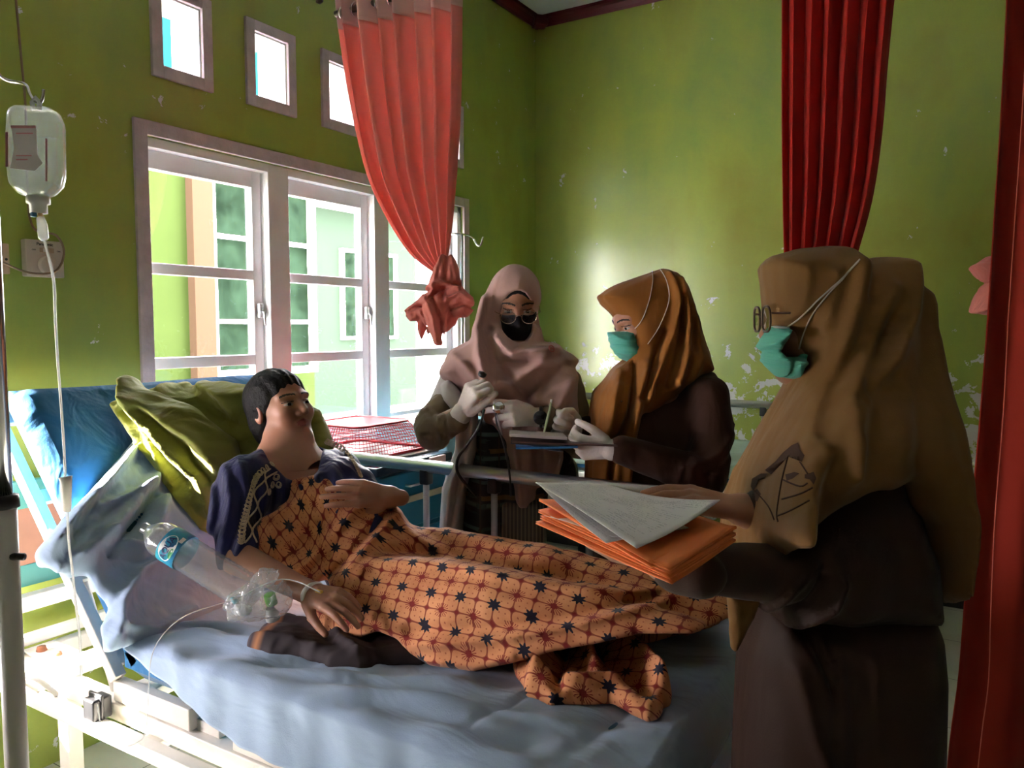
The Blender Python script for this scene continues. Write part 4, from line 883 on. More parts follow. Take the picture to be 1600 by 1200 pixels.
# ---- second woman: mustard brown hijab, green mask, in profile
p2 = thing('person', 'woman in mustard brown hijab and dark jacket writing notes beyond the bed rail', 'person', (1.624, 2.31, 0))
B2 = Board(2.47); hc2, HQ2 = headframe(B2.pt(1003, 498), -Rv*.86-fh*.38-Zv*.34, Zv-Rv*.1); s2_ = head_sdf(hc2, HQ2)
mustard = fabric('mustard_brown_hijab', (.235, .088, .014), .35, 7, (1, 1, .3), 400, .8, .06, sheen=.08); dark_brown = fabric('dark_brown_jacket', (.040, .014, .007), .45, 8, (1, 1, .4), 350, .75, .08, sheen=.05)
wn, wf = at(956, 703, 2.23), at(903, 668, 2.46)
gn, ln_, un_ = hand(wn, at(885, 697, 2.26)-wn, -Fv*.8-Zv*.45, left=False, curl=((.8, .9, .5),)*4, thumb=(.55, .3), grow=.0015); gf, lf_, uf_ = hand(wf, at(846, 653, 2.40)-wf, Fv*.85+Rv*.2, left=True, curl=((1.25, 1.35, .7),)*4, thumb=(.55, .7), grow=.0015)
n2 = B2.pt(1030, 585)
def b2_(p):
    d = smin(s2_(p), cap(p, hc2+HQ2 @ A((0, -.02, -.05)), n2, .052, .055), .03); d = smin(d, chain(p, [n2-Fv*.08+A((0, 0, -.06)), n2, n2+Fv*.08+A((0, 0, -.06))], [.04, .055, .04]), .05); return smin(d, chain(p, [n2+A((0, 0, -.1)), B2.pt(1020, 760)], [.1, .12]), .06)
en, ef = B2.pt(1078, 735, -.20), B2.pt(1060, 735, .12)
parts = [implicit(lambda p: np.maximum(b2_(p), hc2[2]-.14-p[:, 2]), hc2-.19, hc2+.17, .0026), implicit(lambda p: np.maximum(b2_(p), p[:, 2]-hc2[2]+.135), B2.pt(1020, 700)-.33, B2.pt(1020, 600)+.28, .009),
         implicit(lambda p: chain(p, [B2.pt(1085, 625, -.06), B2.pt(1088, 680, -.11), en, wn], [.04, .04, .036, .026]), *bounds([B2.pt(1085, 625, -.06), en, wn], .06), .006), implicit(lambda p: chain(p, [n2+Fv*.10+A((0, 0, -.06)), ef, wf], [.04, .036, .026]), *bounds([n2+Fv*.15, ef, wf], .06), .006)]
for s in (-1, 1):
    ft = A((1.64, 2.34, .07))+fh*s*.09; hp = ft+A((0, 0, .66)); parts.append(implicit(lambda p: smin(cap(p, hp, ft, .06, .04), cap(p, ft+A((0, 0, -.03)), ft-Rv*.13+A((0, 0, -.045)), .035, .024), .03), *bounds([hp, ft, ft-Rv*.15], .1), .01))
vv, QQ = join(parts); mesh_np('body', vv, QQ, FM, p2, facepick(hc2, HQ2))
blob('glove', lambda p: np.minimum(gn(p), cap(p, wn, wn+Rv*.028, .031, .036)), ln_, un_+.02, .0022, glove_m, p2); blob('glove', lambda p: np.minimum(gf(p), cap(p, wf, wf+Rv*.02, .030, .033)), lf_, uf_, .0022, glove_m, p2)
hp2 = [(931, 463), (945, 454), (975, 440), (1010, 428), (1036, 420), (1056, 425), (1072, 445), (1085, 480), (1097, 520), (1108, 556), (1114, 580), (1092, 588), (1072, 602), (1050, 630), (1006, 652), (1001, 690), (997, 720), (990, 790), (975, 850), (925, 850), (914, 790), (914, 740), (917, 690), (922, 640), (927, 612), (940, 596), (955, 580), (975, 560), (975, 520), (966, 502), (951, 487), (938, 476)]
cf2 = [(((1040, 430), (1052, 480), (1040, 530), (1010, 590), (1000, 640)), 6, .012), (((1056, 440), (1066, 500), (1062, 550), (1044, 600)), 6, .014), (((1030, 520), (1012, 570), (990, 620)), 5, -.014), (((1058, 470), (1054, 540), (1030, 600)), 5, -.012), (((1080, 500), (1082, 560), (1070, 595)), 6, .010), (((1072, 480), (1074, 550)), 4, -.01),
       (((985, 568), (978, 610), (970, 650), (950, 700), (945, 760)), 4, -.014), (((960, 580), (945, 640), (940, 700)), 8, .01), (((1000, 570), (985, 630), (975, 700), (972, 770)), 6, .010), (((1012, 600), (1000, 640), (990, 690)), 5, -.01)]
def fh2(p):
    X = B2.loc(p); q = (p-hc2) @ HQ2; T = np.interp(X[1], [425, 470, 540, 590, 640, 700, 850], [.07, .10, .095, .15, .18, .15, .13])
    d = B2.puff(p, hp2, T, np.interp(X[1], [440, 500, 600], [26, 34, 40]), 0, X)-B2.folds(X, cf2)*np.clip(.6-X[2]*8, .1, 1.2)-wob(p, .002, 30, 3)
    return smax(d, -ell(q, (0, .115, -.03), (.053, .075, .080)), .006)
blob('hijab', fh2, *bnd(B2, hp2, .2), .0055, mustard, p2)
def face_puff(B, poly, T, R, folds, h, m, parent, qc=0, name='face_mask'):
    f = lambda p: (lambda X: B.puff(p, poly, T, R, qc, X)-B.folds(X, folds))(B.loc(p)); return blob(name, f, *bnd(B, poly, T+.02), h, m, parent), f
m2, fm2 = face_puff(B2, [(947, 520), (970, 518), (992, 514), (993, 530), (1000, 541), (1014, 536), (1008, 552), (995, 562), (980, 566), (966, 560), (955, 546)], .062, 20, [(((950, 532), (975, 534), (996, 532)), 2.5, .003), (((953, 542), (975, 545), (1000, 545)), 2.5, .003), (((960, 552), (980, 555), (1000, 552)), 2.5, .003)], .003, green_mask, p2, -.025)
face_puff(B2, [(948, 521), (970, 518), (992, 514), (992, 519), (970, 524), (949, 526)], .064, 20, [], .003, white_edge, m2, -.026, 'mask_edge')
strand(fh2, [(990, 516), (1003, 500), (1014, 470), (1020, 440), (1019, 424)], .0014, strap_m, m2, 'ear_loop', 2.0, 2.65); strand(fh2, [(1012, 538), (1030, 510), (1045, 470), (1042, 440), (1032, 422)], .0014, strap_m, m2, 'ear_loop', 2.0, 2.65)
pp, nn = surf(fh2, 971, 628, 2.1, 2.7); MB().lathe([(0, .005), (.004, .003), (.005, 0), (0, -.002)], pp, None, 12).build('hijab_pin', metal, p2)
jp2 = [(1050, 596), (1096, 580), (1116, 582), (1126, 600), (1128, 640), (1131, 662), (1124, 700), (1110, 740), (1096, 772), (1098, 900), (1102, 1300), (905, 1300), (915, 900), (925, 780), (930, 700), (945, 640)]
def fj2(p):
    X = B2.loc(p); d = B2.puff(p, jp2, .155, 46, .02, X); a = chain(p, [B2.pt(1092, 618, -.12), B2.pt(1094, 680, -.16), en, wn+Rv*.03-Fv*.0], [.062, .062, .062, .043]); d = smin(d, a, .02)
    d = smin(d, chain(p, [n2+Fv*.14, ef, wf+Rv*.03], [.06, .055, .038]), .02)
    fo = [(((1118, 672), (1090, 700), (1060, 712), (1040, 716)), 4, .010), (((1124, 690), (1100, 715), (1070, 725)), 4, -.010), (((1060, 700), (1050, 720), (1048, 760)), 4, .008), (((1076, 724), (1068, 760)), 4, -.008), (((1036, 716), (1030, 748)), 4, .006), (((1126, 660), (1132, 668)), 3, .006)]
    return np.maximum(d-B2.folds(X, fo)-wob(p, .002, 26, 5), .03-p[:, 2])
lo, hi = bnd(B2, jp2+[(880, 640)], .26); blob('jacket', fj2, (lo[0], lo[1], .02), hi, .0075, dark_brown, p2)
pen = thing('pen', 'pale green pen held upright in the gloved hand over the clipboard', 'pen', at(862, 634, 2.39)); MB().tube([at(861, 628, 2.39), at(859, 640, 2.385), at(854, 660, 2.37), at(848, 684, 2.34)], [.003, .0042, .0042, .0015], 10).build('barrel', mat('pale_green_plastic', (.35, .45, .25), .35), pen)
MB().tube([at(861.5, 624, 2.39), at(861, 631, 2.39)], .0035, 8).build('pen_cap', white_paint, pen)

# ---- third woman: camel hijab, near right
p3 = thing('person', 'woman in camel hijab and spectacles at right carrying folders, back to the camera side', 'person', (2.301, 1.469, 0))
B3 = Board(1.38); hc3, HQ3 = headframe(B3.pt(1291, 494), -Rv*.99+fh*.08-Zv*.03, Zv); s3_ = head_sdf(hc3, HQ3)
camel = fabric('camel_hijab', (.200, .098, .028), .28, 6, (1, 1, .3), 420, .7, .07, sheen=.10)
w3n, w3f = at(1046, 886, 1.17), at(1162, 797, 1.31)
g3n, l3, u3 = hand(w3n, at(930, 856, 1.23)-w3n, -Zv*.9-Fv*.3, left=True, curl=.12 and (.15, .15, .18, .2), thumb=(.8, .2)); g3f, l3f, u3f = hand(w3f, at(1062, 776, 1.31)-w3f, Zv*.75-Fv*.2, left=False, curl=(.2, .25, .3, .3), thumb=(.55, .2))
n3 = B3.pt(1325, 600)
def b3_(p):
    d = smin(s3_(p), cap(p, hc3+HQ3 @ A((0, -.02, -.05)), n3, .052, .055), .03); d = smin(d, chain(p, [n3-Fv*.08+A((0, 0, -.07)), n3, n3+Fv*.08+A((0, 0, -.07))], [.04, .055, .04]), .05); return smin(d, chain(p, [n3+A((0, 0, -.1)), B3.pt(1320, 850)], [.1, .085]), .06)
e3n, e3f = B3.pt(1285, 872, -.11), B3.pt(1290, 880, .14)
parts = [implicit(lambda p: np.maximum(b3_(p), hc3[2]-.14-p[:, 2]), hc3-.19, hc3+.17, .0026), implicit(lambda p: np.maximum(b3_(p), p[:, 2]-hc3[2]+.135), B3.pt(1320, 750)-.33, B3.pt(1320, 600)+.28, .009),
         implicit(lambda p: smin(g3n(p), chain(p, [B3.pt(1330, 760, -.06), e3n, B3.pt(1175, 866, -.14), w3n], [.03, .028, .028, .026]), .015), *(lambda a, b: (np.minimum(a, l3), np.maximum(b, u3)))(*bounds([n3-Fv*.15, e3n, w3n], .06)), .003), implicit(lambda p: smin(g3f(p), chain(p, [n3+Fv*.08+A((0, 0, -.08)), e3f, w3f], [.04, .036, .026]), .015), *(lambda a, b: (np.minimum(a, l3f), np.maximum(b, u3f)))(*bounds([n3+Fv*.15, e3f, w3f], .06)), .003)]
for s in (-1, 1):
    ft = A((2.31, 1.49, .07))+fh*s*.09; hp = ft+A((0, 0, .66)); parts.append(implicit(lambda p: smin(cap(p, hp, ft, .06, .04), cap(p, ft+A((0, 0, -.03)), ft-Rv*.13+A((0, 0, -.045)), .035, .024), .03), *bounds([hp, ft, ft-Rv*.15], .1), .01))
vv, QQ = join(parts); mesh_np('body', vv, QQ, FM, p3, facepick(hc3, HQ3))
hp3 = [(1192, 414), (1200, 403), (1240, 391), (1285, 385), (1320, 389), (1342, 402), (1380, 404), (1408, 418), (1428, 442), (1441, 480), (1450, 560), (1458, 650), (1462, 760), (1465, 860), (1464, 925), (1445, 932), (1424, 900), (1412, 840), (1408, 806), (1385, 782), (1372, 752), (1330, 762), (1280, 785), (1235, 815), (1190, 855), (1162, 884), (1150, 900), (1146, 940), (1140, 930), (1146, 850), (1152, 790), (1165, 740), (1190, 690), (1215, 640), (1238, 590), (1244, 556), (1228, 545), (1216, 520), (1199, 512), (1198, 470), (1194, 430)]
cf3 = [(((1309, 427), (1300, 480), (1281, 534), (1250, 600), (1212, 669), (1178, 735), (1165, 800)), 10, .018), (((1300, 540), (1262, 600), (1225, 670)), 8, -.016), (((1347, 464), (1318, 530), (1276, 600), (1238, 662), (1200, 730), (1180, 800)), 9, .016), (((1360, 500), (1322, 560), (1280, 620)), 9, -.018), (((1393, 427), (1378, 497), (1342, 560), (1290, 605), (1262, 660), (1250, 720)), 10, .022),
       (((1405, 440), (1400, 540), (1380, 620), (1360, 700)), 14, -.016), (((1270, 440), (1262, 500), (1255, 550)), 5, .005), (((1245, 430), (1240, 480), (1245, 530)), 5, -.004), (((1425, 470), (1430, 600), (1436, 760), (1440, 900)), 9, .010), (((1330, 640), (1322, 700), (1340, 750)), 14, .008), (((1344, 404), (1330, 430), (1318, 470)), 7, -.012)]
def fh3(p):
    X = B3.loc(p); q = (p-hc3) @ HQ3; T = np.interp(X[1], [386, 420, 520, 600, 680, 800, 950], [.085, .10, .10, .13, .18, .20, .17]); R_ = np.interp(X[1], [400, 500, 640, 800], [55, 70, 80, 70])*np.interp(X[0], [1150, 1210, 1300], [.55, .8, 1])
    d = B3.puff(p, hp3, T, R_, 0, X)-B3.folds(X, [(a, b_*(1.7 if c_ > 0 else 1.3), c_*(.8 if c_ > 0 else .5)) for a, b_, c_ in cf3])*np.clip(.5-X[2]*8, 0, 1.0)-wob(p, .0015, 30, 3)
    return d
blob('hijab', fh3, *bnd(B3, hp3, .29, .05), .005, camel, p3)
m3, fm3 = face_puff(B3, [(1187, 545), (1189, 528), (1199, 511), (1221, 512), (1224, 530), (1213, 545), (1216, 556), (1228, 555), (1252, 549), (1247, 574), (1240, 593), (1215, 590), (1196, 572)], .072, 30, [(((1190, 548), (1212, 552), (1240, 560)), 3, -.004), (((1192, 540), (1205, 530), (1215, 520)), 3, .004), (((1200, 562), (1220, 566), (1240, 570)), 3, .004), (((1218, 560), (1222, 586)), 3, -.004)], .003, green_mask, p3, -.012)
face_puff(B3, [(1199, 510), (1222, 511), (1222, 521), (1197, 520)], .074, 22, [], .0028, white_edge, m3, -.013, 'mask_edge')
strand(fh3, [(1221, 515), (1245, 500), (1275, 472), (1310, 440), (1344, 406)], .0014, strap_m, m3, 'ear_loop', 1.1, 1.6); strand(fh3, [(1246, 556), (1256, 522), (1270, 490), (1305, 448), (1342, 409)], .0013, strap_m, m3, 'ear_loop', 1.1, 1.6)
tort = mat('brown_spectacle_frame', (.10, .05, .03), .3)
spectacles(hc3, HQ3, None, .026, .022, tort, .113, -.002, .0022, 3.0, p3)
# leaf print
pr = MB(); leafm = mat('leaf_print', (.055, .020, .010), .85)
for L in ([(1196, 735), (1212, 722), (1224, 708), (1238, 696), (1248, 692), (1250, 702), (1258, 712), (1254, 722), (1246, 712), (1236, 706), (1224, 722), (1206, 742)], [(1176, 748), (1190, 740), (1200, 740), (1196, 748), (1188, 746), (1184, 756), (1178, 768), (1174, 760)], [(1176, 770), (1184, 764), (1190, 772), (1184, 784), (1178, 780)], [(1160, 800), (1172, 788), (1182, 786), (1176, 794), (1166, 800), (1162, 808)], [(1258, 742), (1272, 738), (1276, 748), (1272, 758), (1266, 750), (1258, 748)], [(1228, 742), (1242, 738), (1250, 740), (1240, 748), (1230, 752)]):
    f = flat_on(fh3, L, None, None, '', 1.05, 1.5, .0012); pr.add(f.v, f.f, True)
for L in ([(1232, 712), (1222, 750), (1214, 800), (1216, 815)], [(1178, 765), (1200, 790), (1210, 812)], [(1224, 750), (1250, 760), (1262, 755)], [(1222, 780), (1250, 772), (1270, 762)], [(1215, 806), (1235, 798), (1265, 782)], [(1250, 722), (1262, 740)]):
    P_ = [surf(fh3, x, y, 1.05, 1.5) for x, y, _ in catmull([(a, b_, 0) for a, b_ in L], 4)]; pr.tube([a+n_*.0005 for a, n_ in P_], .0013, 4)
pr.build('leaf_print', leafm, p3)
brown3 = fabric('brown_satin_uniform', (.036, .015, .009), .35, 5, (1, 1, .4), 350, .6, .08, sheen=.05)
jp3 = [(1190, 800), (1300, 750), (1400, 780), (1430, 860), (1438, 940), (1430, 965), (1200, 962), (1178, 945), (1150, 915), (1150, 860)]
def fj3(p):
    X = B3.loc(p); d = B3.puff(p, jp3, .16, 60, 0, X); d = smin(d, chain(p, [B3.pt(1330, 760, -.07), e3n, B3.pt(1175, 866, -.14), w3n+Rv*.01], [.055, .052, .046, .037]), .03); d = smin(d, cap(p, w3n+Rv*.004, w3n-nrm(at(930, 856, 1.23)-w3n)*.05, .031, .036), .01); d = smin(d, chain(p, [n3+Fv*.14, e3f, w3f+Rv*.035], [.06, .055, .038]), .02)
    return d-B3.folds(X, [(((1212, 845), (1180, 880), (1150, 925)), 7, .010), (((1225, 860), (1205, 900), (1160, 935)), 7, -.012), (((1250, 870), (1240, 910), (1200, 945)), 8, .010), (((1150, 912), (1110, 925), (1080, 915)), 5, .006)])-wob(p, .002, 25, 3)
lo, hi = bnd(B3, jp3+[(970, 820), (980, 930)], .3); blob('jacket', fj3, lo, hi, .006, brown3, p3)
kp3 = [(1175, 925), (1430, 925), (1450, 975), (1456, 1040), (1452, 1200), (1450, 1950), (1140, 1950), (1150, 1200), (1156, 1060), (1160, 985)]
def fs3(p): X = B3.loc(p); return np.maximum(B3.puff(p, kp3, .15, 90, 0, X)-B3.folds(X, [(((1218, 945), (1236, 990), (1252, 1030)), 5, -.012), (((1252, 945), (1252, 1100)), 4, -.006), (((1200, 1000), (1225, 1100), (1250, 1160)), 10, .008), (((1280, 1000), (1290, 1200), (1290, 1500)), 14, -.008)]), .03-p[:, 2])
lo, hi = bnd(B3, kp3, .18); blob('skirt', fs3, (lo[0], lo[1], .02), hi, .008, brown3, p3)
B3b = Board(1.25); tp = [(1136, 928), (1190, 925), (1178, 965), (1166, 990), (1150, 1014), (1144, 1016)]
blob('scarf_end', lambda p: B3b.puff(p, tp, .018, 14)-wob(p, .002, 60, 3), *bnd(B3b, tp, .03), .0035, camel, p3)

# ================================================================ curtains
def curtain_m(name, col, t): return fabric(name, col, .15, 5, (1, 1, .1), 380, .75, .05, trl=t, sheen=.1)
coral = curtain_m('coral_curtain', (.92, .42, .37), .5); coral_head = curtain_m('pink_curtain_header', (.78, .55, .52), .3); red_c = curtain_m('red_curtain', (.55, .025, .018), .3); red_d = curtain_m('deep_red_curtain', (.42, .035, .018), .25); knot_c = fabric('coral_knot', (.60, .19, .15), .5, 12, (1, 1, .5), 300, .8, .05, trl=.2)
def interp_curve(pts, n):
    P = np.array(catmull([(a, b, 0) for a, b in pts], 8))[:, :2]; s = np.r_[0, np.cumsum(np.hypot(*np.diff(P, axis=0).T))]; t = np.linspace(0, s[-1], n); return np.c_[np.interp(t, s, P[:, 0]), np.interp(t, s, P[:, 1])]
def drape(left, right, y, pleats, amp, nv_=60, nu=None, seed=1, top=0.0):
    """cloth hung in the plane y=const between two edge curves (plan points of that plane), pleated front to back"""
    L = interp_curve(left, nv_); R_ = interp_curve(right, nv_); nu = nu or pleats*14; r = np.random.RandomState(seed); ph = r.uniform(-.6, .6, pleats+2); am = r.uniform(.6, 1.25, pleats+2)
    P = np.zeros((nu, nv_, 3))
    for j in range(nv_):
        a = aty(L[j, 0], L[j, 1], y); b = aty(R_[j, 0], R_[j, 1], y); w_ = np.linalg.norm(b-a)
        for i in range(nu):
            u = i/(nu-1); k = u*pleats; kk = int(k); f = k-kk; A_ = am[kk]*(1-f)+am[kk+1]*f; wv = math.sin(2*math.pi*k+ph[kk]*(1-f)+ph[kk+1]*f)
            uu = u+.25/pleats*math.sin(4*math.pi*k)*.3; c = a+(b-a)*uu; P[i, j] = (c[0], c[1]+wv*A_*min(amp, w_/pleats*.9), c[2])
    return P
c1 = thing('curtain', 'coral grommet curtain tied in a knot in front of the window', 'curtain', aty(690, 400, 2.2))
L = [(520, -60), (527, 20), (532, 60), (546, 150), (572, 265), (602, 335), (640, 395), (676, 425)]; R_ = [(728, -90), (725, 0), (724, 100), (721, 200), (713, 300), (705, 370), (700, 402), (704, 415)]
P = drape(L, R_, 2.2, 7, .05, 80); zt = P[:, :, 2]
# header band: the first rows
js = 16; solidify(MB().grid(P[:, js:]).build('curtain_panel', coral, c1), .002); hd_ = solidify(MB().grid(P[:, :js+1]).build('header_band', coral_head, c1), .004)
gr = []
rz = aty(575, 8, 2.2)[2]
for k in range(10):
    x = P[0, 11, 0]+.03+(P[-1, 11, 0]-P[0, 11, 0]-.06)*k/9
    MB().tube([(x+.012*math.sin(t)*.6, 2.2+.004+.022*math.cos(t), rz+.022*math.sin(t)) for t in np.linspace(0, 6.283, 21)[:-1]], .0035, 8, closed=True).build('grommet', chrome, hd_)
rod = thing('curtain_rod', 'bronze rod carrying the coral curtain, fixed to the window wall', 'curtain rod', (0, 2.2, rz)); MB().tube([(P[0, 11, 0]-.005, 2.2, rz), (4.6, 2.2, rz)], .0115, 14).build('pole', mat('bronze_pole', (.16, .12, .09), .3, .8), rod); MB().lathe([(0, .02), (.02, .02), (.028, .0), (0, 0)], (4.58, 2.2, rz), Matrix.Rotation(-math.pi/2, 3, 'Y'), 16).build('wall_flange', chrome, rod)
BK = Board(2.66)
kp = [([(678, 418), (690, 398), (706, 398), (715, 415), (722, 445), (716, 470), (700, 482), (678, 474), (668, 446)], .055, 18, 0), ([(700, 448), (722, 450), (740, 466), (742, 484), (730, 497), (712, 498), (700, 486)], .045, 14, -.02),
      ([(660, 462), (685, 455), (706, 466), (700, 495), (696, 525), (692, 540), (677, 541), (666, 512), (655, 488)], .045, 12, -.03), ([(627, 489), (640, 478), (656, 464), (676, 458), (676, 484), (660, 498), (642, 503)], .035, 9, .0), ([(652, 490), (668, 498), (664, 516), (657, 530), (651, 514)], .03, 7, .02), ([(696, 478), (716, 492), (712, 506), (694, 520)], .03, 7, .01)]
kf_ = [(((690, 402), (682, 430), (676, 470)), 3, .006), (((700, 400), (698, 440), (694, 470)), 3, -.006), (((668, 452), (690, 444), (718, 452)), 3.5, .012), (((670, 470), (695, 452), (716, 446)), 3, -.01), (((700, 470), (720, 462), (738, 472)), 3, .008), (((706, 484), (726, 478), (738, 482)), 3, -.008), (((668, 470), (680, 500), (686, 536)), 3, .009), (((678, 466), (690, 500), (692, 530)), 2.5, -.008), (((632, 490), (655, 480), (672, 476)), 3, -.006), (((708, 408), (716, 440)), 3, .005), (((660, 480), (670, 510), (678, 538)), 2.5, -.006)]
def fkn(p):
    X = BK.loc(p); d = None
    for po, T, R0, qc in kp: e = BK.puff(p, po, T, R0, qc, X); d = e if d is None else smin(d, e, .008)
    return d-BK.folds(X, kf_)*1.2-wob(p, .002, 60, 1)
blob('knot', fkn, *bnd(BK, sum([k[0] for k in kp], []), .09), .0045, knot_c, c1)
c2 = thing('curtain', 'narrow bright red curtain hanging behind the woman in the camel hijab', 'curtain', aty(1300, 500, 2.3))
P = drape([(1222, -140), (1223, 0), (1223, 200), (1226, 390), (1231, 540), (1226, 600), (1200, 665), (1200, 760), (1206, 900)], [(1412, -140), (1396, 0), (1386, 100), (1378, 200), (1364, 300), (1342, 385), (1312, 480), (1292, 580), (1275, 660), (1275, 760), (1280, 900)], 2.2, 6, .03, 80, seed=5)
solidify(MB().grid(P).build('curtain_panel', red_c, c2), .002)
MB().lathe([(.05, -.04), (.06, 0), (.05, .04)], aty(1240, 720, 2.2), None, 16).build('tie', red_c, c2)
B7 = Board(1.75); c3 = thing('curtain', 'deep red curtain hanging at the right edge, nearest to the camera', 'curtain', B7.pt(1600, 1000))
def drape_b(B, left, right, pleats, amp, seed=1, nv_=60):
    L = interp_curve(left, nv_); R_ = interp_curve(right, nv_); nu = pleats*16; r = np.random.RandomState(seed); ph = r.uniform(0, 1, pleats+2); P = np.zeros((nu, nv_, 3))
    for j in range(nv_):
        for i in range(nu):
            u = i/(nu-1); k = u*pleats; x = L[j, 0]+(R_[j, 0]-L[j, 0])*u; y = L[j, 1]+(R_[j, 1]-L[j, 1])*u; P[i, j] = B.pt(x, y, amp*math.sin(2*math.pi*k+ph[int(k)]*.5)*(.7+.3*math.sin(j*.1)))
    return P
P = drape_b(B7, [(1580, -160), (1576, 0), (1566, 200), (1556, 350), (1546, 500), (1534, 650), (1520, 800), (1508, 950), (1499, 1060), (1488, 1140), (1480, 1230), (1470, 1500)], [(1860, -160), (1860, 200), (1850, 500), (1840, 800), (1830, 1200), (1820, 1500)], 3, .035, 2)
solidify(MB().grid(P).build('curtain_panel', red_d, c3), .003)
hem = [B7.pt(x, y, -.035) for x, y in ((1594, -100), (1588, 60), (1580, 200), (1570, 350), (1560, 500), (1552, 650), (1540, 800), (1533, 950), (1530, 1050), (1520, 1130), (1510, 1220))]; MB().tube(catmull(hem, 4), .0012, 5).build('hem_stitch', mat('pale_red_thread', (.7, .15, .1), .8), c3)
B8 = Board(2.3); c4 = thing('curtain', 'pinkish red curtain knot peeking out from behind the deep red curtain', 'curtain', B8.pt(1545, 450))
kq = [(1524, 414), (1544, 400), (1566, 402), (1580, 420), (1578, 470), (1560, 492), (1540, 492), (1524, 488), (1530, 462), (1538, 440)]
blob('knot', lambda p: (lambda X: B8.puff(p, kq, .05, 16, 0, X)-B8.folds(X, [(((1526, 416), (1545, 430), (1570, 425)), 3, .008), (((1530, 445), (1550, 440), (1575, 450)), 3, -.008), (((1528, 486), (1540, 460), (1560, 440)), 3, .008)]))(B8.loc(p)), *bnd(B8, kq, .07), .005, knot_c, c4)
P = drape_b(B8, [(1590, -120), (1585, 100), (1575, 300), (1558, 402)], [(1720, -120), (1700, 100), (1640, 300), (1585, 404)], 5, .02, 3); solidify(MB().grid(P).build('curtain_panel', red_c, c4), .002)
rod2 = thing('curtain_rod', 'dark rod above the frame carrying the red curtains at right', 'curtain rod', (2.5, 2.0, 2.95)); rod2.location = (2.5, 2.0, 2.95)
bpy.data.objects.remove(rod2)

# ================================================================ infusion
DI = 1.30; BI = Board(DI)
ivs = thing('drip_stand', 'tall white and chrome drip stand at the left edge beside the bed', 'drip stand', (*at(24, 1150, DI)[:2], 0))
base = at(22, 1100, DI); bx, by = base[0], base[1]
top = at(-8, 60, DI); mid = at(19, 778, DI)
lowp = A((at(24, 1150, DI)[0], at(24, 1150, DI)[1], .08)); ax_ = mid[:2]
pz = lambda z: (bx, by, z)
MB().tube([pz(.08), pz(mid[2])], .0178, 20).build('lower_pole', mat('ivory_pole', (.72, .70, .66), .3), ivs); MB().tube([pz(mid[2]-.02), pz(2.02)], .0125, 18).build('upper_pole', chrome, ivs)
cl = MB().use(black_plastic).lathe([(.0125, .012), (.021, .010), (.022, -.010), (.018, -.012)], pz(mid[2]), None, 20).build('collar', None, ivs); MB().use(black_plastic).tube([(bx+.015, by, mid[2]-.09), (bx+.034, by+.01, mid[2]-.09)], .006, 10).build('knob', None, cl)
for k in range(5): a = k*2*math.pi/5+.3; lg = MB().tube([pz(.10), (bx+.12*math.cos(a), by+.12*math.sin(a), .085), (bx+.27*math.cos(a), by+.27*math.sin(a), .06)], .012, 10).build('leg', chrome, ivs); MB().lathe([(0, -.01), (.024, -.01), (.024, .01), (0, .01)], (bx+.27*math.cos(a), by+.27*math.sin(a), .028), Matrix.Rotation(math.pi/2, 3, 'X'), 16).build('castor', black_plastic, lg)
hk = catmull([pz(at(0, 122, DI)[2]+.012), at(5, 122, DI), at(38, 131, DI), at(46, 146, DI), at(54, 158, DI), at(63, 160, DI), at(67, 150, DI), at(68, 140, DI)], 6); MB().tube(hk, .0028, 10).build('hook_arm', chrome, ivs)
hk2 = catmull([pz(at(0, 122, DI)[2]+.012), A(pz(at(0, 122, DI)[2]))-Rv*.06, A(pz(at(0, 122, DI)[2]-.03))-Rv*.08, A(pz(at(0, 122, DI)[2]-.01))-Rv*.10], 5); MB().tube(hk2, .0028, 10).build('hook_arm', chrome, ivs)
def frosted(name, col, dens, rough=.15):
    m = bpy.data.materials.new(name); m.use_nodes = True; nt = m.node_tree; nt.nodes.remove(nt.nodes['Principled BSDF']); t = nt.nodes.new('ShaderNodeBsdfTransparent'); t.inputs[0].default_value = (.93, .95, .94, 1)
    d = nt.nodes.new('ShaderNodeBsdfTranslucent'); d.inputs[0].default_value = (*col, 1); d2 = nt.nodes.new('ShaderNodeBsdfDiffuse'); d2.inputs[0].default_value = (*col, 1); g = nt.nodes.new('ShaderNodeBsdfGlossy'); g.inputs['Roughness'].default_value = rough
    a = nt.nodes.new('ShaderNodeMixShader'); a.inputs[0].default_value = .5; nt.links.new(d.outputs[0], a.inputs[1]); nt.links.new(d2.outputs[0], a.inputs[2]); b_ = nt.nodes.new('ShaderNodeMixShader'); b_.inputs[0].default_value = dens; nt.links.new(t.outputs[0], b_.inputs[1]); nt.links.new(a.outputs[0], b_.inputs[2])
    l = nt.nodes.new('ShaderNodeLayerWeight'); l.inputs[0].default_value = .45; f = E(nt, l.outputs['Facing'])*E(nt, l.outputs['Facing'])*.6+.07; c_ = nt.nodes.new('ShaderNodeMixShader'); nt.links.new(f.s, c_.inputs[0]); nt.links.new(b_.outputs[0], c_.inputs[1]); nt.links.new(g.outputs[0], c_.inputs[2]); nt.links.new(c_.outputs[0], nt.nodes['Material Output'].inputs[0])
    bn = nt.nodes.new('ShaderNodeBump'); bn.inputs['Strength'].default_value = .3; bn.inputs['Distance'].default_value = .01; nz = noise(nt, socket(nt), 25, 3); nt.links.new(nz.s, bn.inputs['Height']); nt.links.new(bn.outputs[0], g.inputs['Normal']); return m
bagm = frosted('soft_plastic_bottle', (.8, .84, .82), .28); liqm = frosted('saline', (.55, .62, .60), .10, .05); milk = mat('milky_plastic', (.75, .76, .74), .35, alpha=.9); tubem = frosted('clear_tube', (.85, .85, .83), .45)
